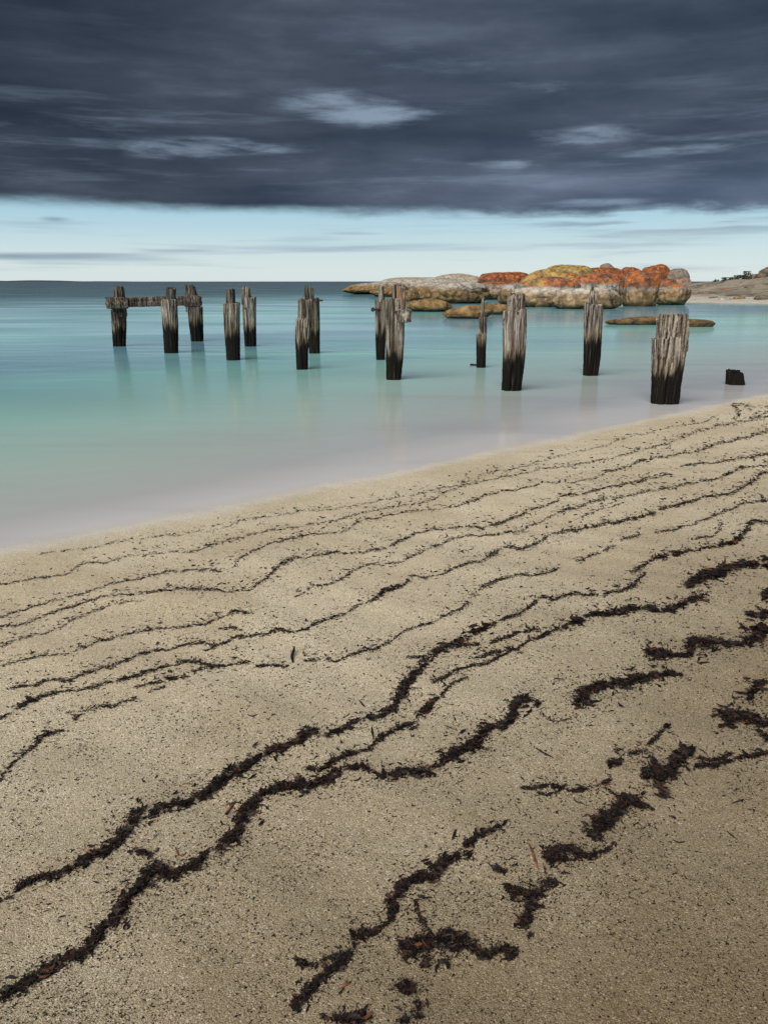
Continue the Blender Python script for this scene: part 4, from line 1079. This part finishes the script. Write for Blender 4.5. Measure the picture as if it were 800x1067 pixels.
CLUMPS = [
 ([[(715,611,6),(730,604,7),(750,597,6),(765,591,5),(785,589,5),(800,585,5)]], 'dark seaweed band reaching the right edge, above the clump with a knob'),
 ([[(600,738,8),(610,725,9),(625,715,6),(650,714,6),(667,709,6),(685,705,4),(710,704,2.5)],[(648,699,3),(660,700,4.4)],[(690,701,2),(700,700,2)]], 'seaweed clump with a thick left foot, stretched to the right at mid height'),
 ([[(673,681,7),(687,682,7),(705,684,3),(717,684,4),(720,672,8.5),(735,670,7),(755,671,5),(775,674,4),(785,663,10),(800,657,8)],[(772,652,2),(778,657,2)]], 'seaweed clump with an oval knob at its left end, reaching the right edge'),
 ([[(778,641,3),(800,641,5)],[(770,651,1.4),(776,655,1.4)]], 'small tapering seaweed tuft at the right edge, above the clump with a knob'),
 ([[(794,622,5),(804,620,5)]], 'small seaweed tuft cut by the right edge, topmost of the clumps there'),
 ([[(745,741,4),(760,749,9),(780,750,8),(803,756,7)],[(748,757,2.5),(765,757,3)],[(780,735,5),(783,725,4),(790,715,4.5),(800,711,3)],[(775,706,1.6),(780,710,1.6)],[(790,762,3),(800,772,5)]], 'sprawling seaweed clump at the right edge with a branch pointing up'),
 ([[(722,782,7),(707,792,10),(698,802,8),(682,811,12),(670,807,8)],[(685,818,3),(694,830,3.6)],[(725,800,3),(750,797,3),(770,791,2.6),(800,785,3.4)],[(655,786,2),(670,784,2.2),(682,794,2.5),(684,803,3)],[(728,790,2),(745,793,2),(762,786,2)],[(675,776,1.6),(682,770,2),(697,755,3)]], 'dense seaweed clump with a loop on its left and a long tail running right'),
 ([[(634,796,4),(646,797,7)],[(642,776,1.2),(643,787,1.6)]], 'small round seaweed clump with a short upright stem left of the dense clump'),
 ([[(542,821,1.1),(560,821,2.2),(575,820,2.8),(600,825,2.8),(620,821,2.4),(637,812,1.8)],[(560,826,1.5),(575,828,1.5),(590,818,1.2)]], 'thin ragged seaweed wisp ending just below the small round clump'),
 ([[(615,873,9),(627,858,11),(642,848,9),(655,836,10),(667,841,5),(681,844,1.2)],[(630,822,1),(645,831,1.2)]], 'thick slanting seaweed clump with a fine stem at its top, in the lower right'),
 ([[(568,898,7),(577,893,11),(588,887,7),(600,891,6),(612,894,4),(630,887,2),(640,878,1.5)]], 'spreading seaweed clump touching the foot of the thick slanting one'),
 ([[(525,859,3.2),(510,867,3),(497,874,3),(485,882,3),(472,892,2.5),(462,900,7),(450,915,7),(435,915,6),(422,924,6),(415,932,6),(409,947,6),(407,960,3),(395,969,2.6),(382,974,4),(367,977,7)],[(360,995,3.6),(335,1002,2.4),(320,1008,3.5),(307,997,1.6)],[(368,984,4),(358,1003,3.6),(340,1017,5),(317,1039,6),(305,1052,7)],[(470,894,5),(490,893,4)]], 'long broken seaweed tangle stepping down to the bottom edge left of centre'),
 ([[(432,938,2.4),(437,956,2.2),(447,971,2.4)]], 'single grey blade of seaweed above the big bottom clump'),
 ([[(526,927,4),(540,932,7),(555,935,7),(570,922,7),(580,920,2.4)],[(560,943,3),(550,950,5),(547,961,6),(535,967,2)],[(550,980,2.4),(553,973,2)]], 'seaweed clump with a hanging lower lobe, between the slanting clump and the bottom clump'),
 ([[(418,993,9),(440,986,12),(460,983,11),(480,980,9),(492,990,7),(510,996,5),(525,992,6),(538,995,5)],[(445,1000,7),(440,1008,4)],[(462,1000,4),(468,1010,3)]], 'big dark seaweed heap near the bottom edge with a tail to the right'),
 ([[(425,1024,11),(421,1037,11)],[(436,1045,4),(435,1062,4.4)]], 'round seaweed heap directly below the big dark heap'),
 ([[(335,1060,3),(350,1064,3),(370,1063,7),(387,1060,5)],[(415,1066,5),(425,1064,4)]], 'seaweed scraps cut by the bottom edge'),
 ([[(515,907,3.4),(528,909,3.4)]], 'little seaweed tuft just above the lobed clump'),
 ([[(534,904,2.6),(540,903,2.6)]], 'tiny round seaweed tuft right of the little one above the lobed clump'),
]
for i, (ls, lb) in enumerate(CLUMPS):
    ls = [[(q[0], q[1], q[2] * 1.28) for q in l] for l in ls]
    ls = [l if len(l) > 1 and l[0] != l[1] else [(l[0][0] - 3, l[0][1], l[0][2]), (l[0][0] + 3, l[0][1] - 1, l[0][2])] for l in ls]
    build_weed('seaweed_clump', ls, lb, 'seaweed', 'clumps of seaweed on the lower right of the beach', dens=1.25, seed=40 + i)

# loose crumbs everywhere between the lines (uncountable)
r = np.random.default_rng(5)
allp = np.concatenate([np.array(l)[:, :2] for ls, _, _ in LINES for l in ls])
n = 80000
px = r.uniform(-200, 1050, n); py = 400 + 700 * r.random(n) ** 0.85
sy = np.interp(px, [q[0] for q in SHORE] + [1100], [q[1] for q in SHORE] + [362])
cl = np.array([mnoise.noise(Vector((a_ * 0.02, b_ * 0.03, 0))) for a_, b_ in zip(px, py)])
cl2 = np.array([mnoise.noise(Vector((a_ * 0.006 + 9, b_ * 0.008, 3))) for a_, b_ in zip(px, py)])
right_low = np.clip((py - 830 - (800 - px) * 0.35) / 60, 0, 1)
keep = (py > sy + 5) & (r.random(n) < np.clip(0.50 + 0.9 * cl + 0.8 * cl2, 0.08, 1) * (1 - 0.55 * right_low))
px, py = px[keep], py[keep]
# extra crumbs close to the thick ribbons
ex_ = []
for ls, _, dn in LINES:
    for l in ls:
        q = weed_points(smooth_line(l), 0.20 if dn < 1.05 else 0.17, r, spread=2.3); q[:, 0] += r.normal(0, 5, len(q)); q[:, 1] -= np.abs(r.normal(0, 4, len(q))); ex_.append(q[:, :2])
for ls, _ in CLUMPS:
    for l in ls:
        if len(l) < 2 or l[0] == l[1]: continue
        q = weed_points(smooth_line(l), 0.16, r, spread=2.0); q[:, 0] += r.normal(0, 7, len(q)); q[:, 1] += r.normal(0, 6, len(q)); ex_.append(q[:, :2])
ex_ = np.concatenate(ex_)
px = np.concatenate([px, ex_[:, 0]]); py = np.concatenate([py, ex_[:, 1]])
x, y, z = at_sand(px, py); n = len(x)
sz = px_len(py); L = sz * (1.7 + 6.5 * r.random(n) ** 3.2); W = sz * (0.8 + 1.3 * r.random(n) ** 1.5)
nb = len(px) - len(ex_)
mid_ = (np.arange(n) >= nb) & (r.random(n) < 0.24)
L = np.where(mid_, sz * r.uniform(5, 13, n), L); W = np.where(mid_, sz * r.uniform(1.2, 2.8, n), W)
V, Q = strands(x, y, z, L, W, r.normal(0.3, 0.9, n), r.normal(0, 1.4, n), np.zeros(n), 2, r)
tag(mesh_np('seaweed_crumbs', V, Q, M_weed), 'fine dark seaweed crumbs scattered over the sand', kind='stuff')

# single bits one can point at
def bit(name, pts, wpx, label, cat, mat, group=None, upright=0.0):
    xs_, ys_, zs_ = at_sand([q[0] for q in pts], [q[1] for q in pts])
    vs, fs = [], []
    n = len(pts)
    c = [Vector((float(xs_[i]), float(ys_[i]), float(zs_[i]) + 0.002 + upright * i / max(1, n - 1))) for i in range(n)]
    mpp = px_len(pts[0][1])
    for i in range(n):
        d = (c[min(n - 1, i + 1)] - c[max(0, i - 1)]).normalized()
        u = d.cross(Vector((0, 0, 1))).normalized(); v = u.cross(d)
        rad = wpx * mpp * 0.5 * (1 - 0.55 * abs(2 * i / (n - 1) - 1) ** 2)
        for k in range(6):
            a = math.pi * k / 3
            vs.append(c[i] + u * math.cos(a) * rad + v * math.sin(a) * rad * 0.5)
    for i in range(n - 1):
        for k in range(6): fs.append((6 * i + k, 6 * i + (k + 1) % 6, 6 * i + 6 + (k + 1) % 6, 6 * i + 6 + k))
    fs.append(tuple(range(5, -1, -1))); fs.append(tuple(range(6 * n - 6, 6 * n)))
    base = c[0].copy()
    o = mesh_obj(name, [q - base for q in vs], fs, mat, smooth=True); o.location = base
    tag(o, label, cat, group); return o
m, nt, p = new_mat('red_seaweed'); g = nt.nodes.new('ShaderNodeNewGeometry')
nt.links.new(ramp(nt, noise_(nt, g.outputs['Position'], 120, 3), [(0.35, (0.10, 0.035, 0.015)), (0.65, (0.26, 0.085, 0.03))]), p.inputs['Base Color']); p.inputs['Roughness'].default_value = 0.6
M_red = m
bit('twig', [(558, 780), (564, 784), (570, 787), (576, 790)], 2.6, 'dark twig lying alone on the sand right of the hooked ribbon', 'twig', M_weed)
bit('twig', [(475, 865), (473, 871), (471, 876)], 3.2, 'short thick dark twig above the broken tangle', 'twig', M_weed)
bit('seaweed_leaf', [(305, 691), (304, 686), (306, 682), (307, 679)], 3.8, 'small curled dark leaf standing up by itself left of the beach centre', 'seaweed leaf', M_weed, upright=0.02)
bit('seaweed_leaf', [(355, 1031), (360, 1027), (366, 1024)], 3.6, 'single red brown leaf near the bottom edge right of the broken tangle', 'seaweed leaf', M_red)
bit('seaweed_leaf', [(551, 880), (555, 890), (557, 896), (560, 905)], 3.0, 'red brown seaweed leaf with a stalk, left of the spreading clump', 'seaweed leaf', M_red)
bit('twig', [(762, 838), (768, 836), (775, 834)], 2.0, 'thin dark twig on bare sand under the long tail at the right', 'twig', M_weed)
bit('twig', [(701, 876), (707, 879), (713, 878)], 2.4, 'curved twig on bare sand in the lower right, left of a straight one', 'twig', M_weed)
bit('twig', [(757, 867), (762, 871), (767, 875)], 1.8, 'straight thin twig on bare sand in the lower right', 'twig', M_weed)
bit('twig', [(259, 746), (264, 747), (268, 745)], 2.4, 'small twig on the sand above the wide upper ribbon', 'twig', M_weed)
bit('twig', [(387, 758), (388, 764), (389, 771)], 2.6, 'short upright twig between the two wide ribbons', 'twig', M_weed)
bit('twig', [(374, 730), (378, 735), (380, 737)], 2.4, 'bent twig just above the wide upper ribbon at the centre', 'twig', M_weed)
bit('seaweed_leaf', [(189, 818), (195, 817), (200, 818)], 2.8, 'red scrap of seaweed above the wide upper ribbon at the left', 'seaweed leaf', M_red)
bit('seaweed_leaf', [(183, 884), (186, 892), (190, 893), (194, 889)], 2.6, 'forked red seaweed scrap above the widest ribbon at the left', 'seaweed leaf', M_red)
bit('seaweed_leaf', [(235, 848), (240, 842), (246, 836)], 3.4, 'long dark seaweed scrap with a red tip beside the widest ribbon', 'seaweed leaf', M_red)

# pale shell chips
m, nt, p = new_mat('shell_chips'); g = nt.nodes.new('ShaderNodeNewGeometry')
nt.links.new(ramp(nt, g.outputs['Random Per Island'], [(0, (0.45, 0.38, 0.30)), (0.6, (0.62, 0.57, 0.50)), (1, (0.72, 0.69, 0.66))]), p.inputs['Base Color']); p.inputs['Roughness'].default_value = 0.5
M_shell = m
n = 420
px = r.uniform(-20, 820, n); py = 600 + 480 * r.random(n)
x, y, z = at_sand(px, py)
L = 0.002 + 0.004 * r.random(n) ** 2; W = L * r.uniform(0.5, 0.9, n)
V, Q = strands(x, y, z, L, W, r.uniform(0, 6, n), r.normal(0, 1.0, n), np.zeros(n), 2, r)
tag(mesh_np('shell_chips', V, Q, M_shell), 'tiny pale shell chips scattered over the sand', kind='stuff')
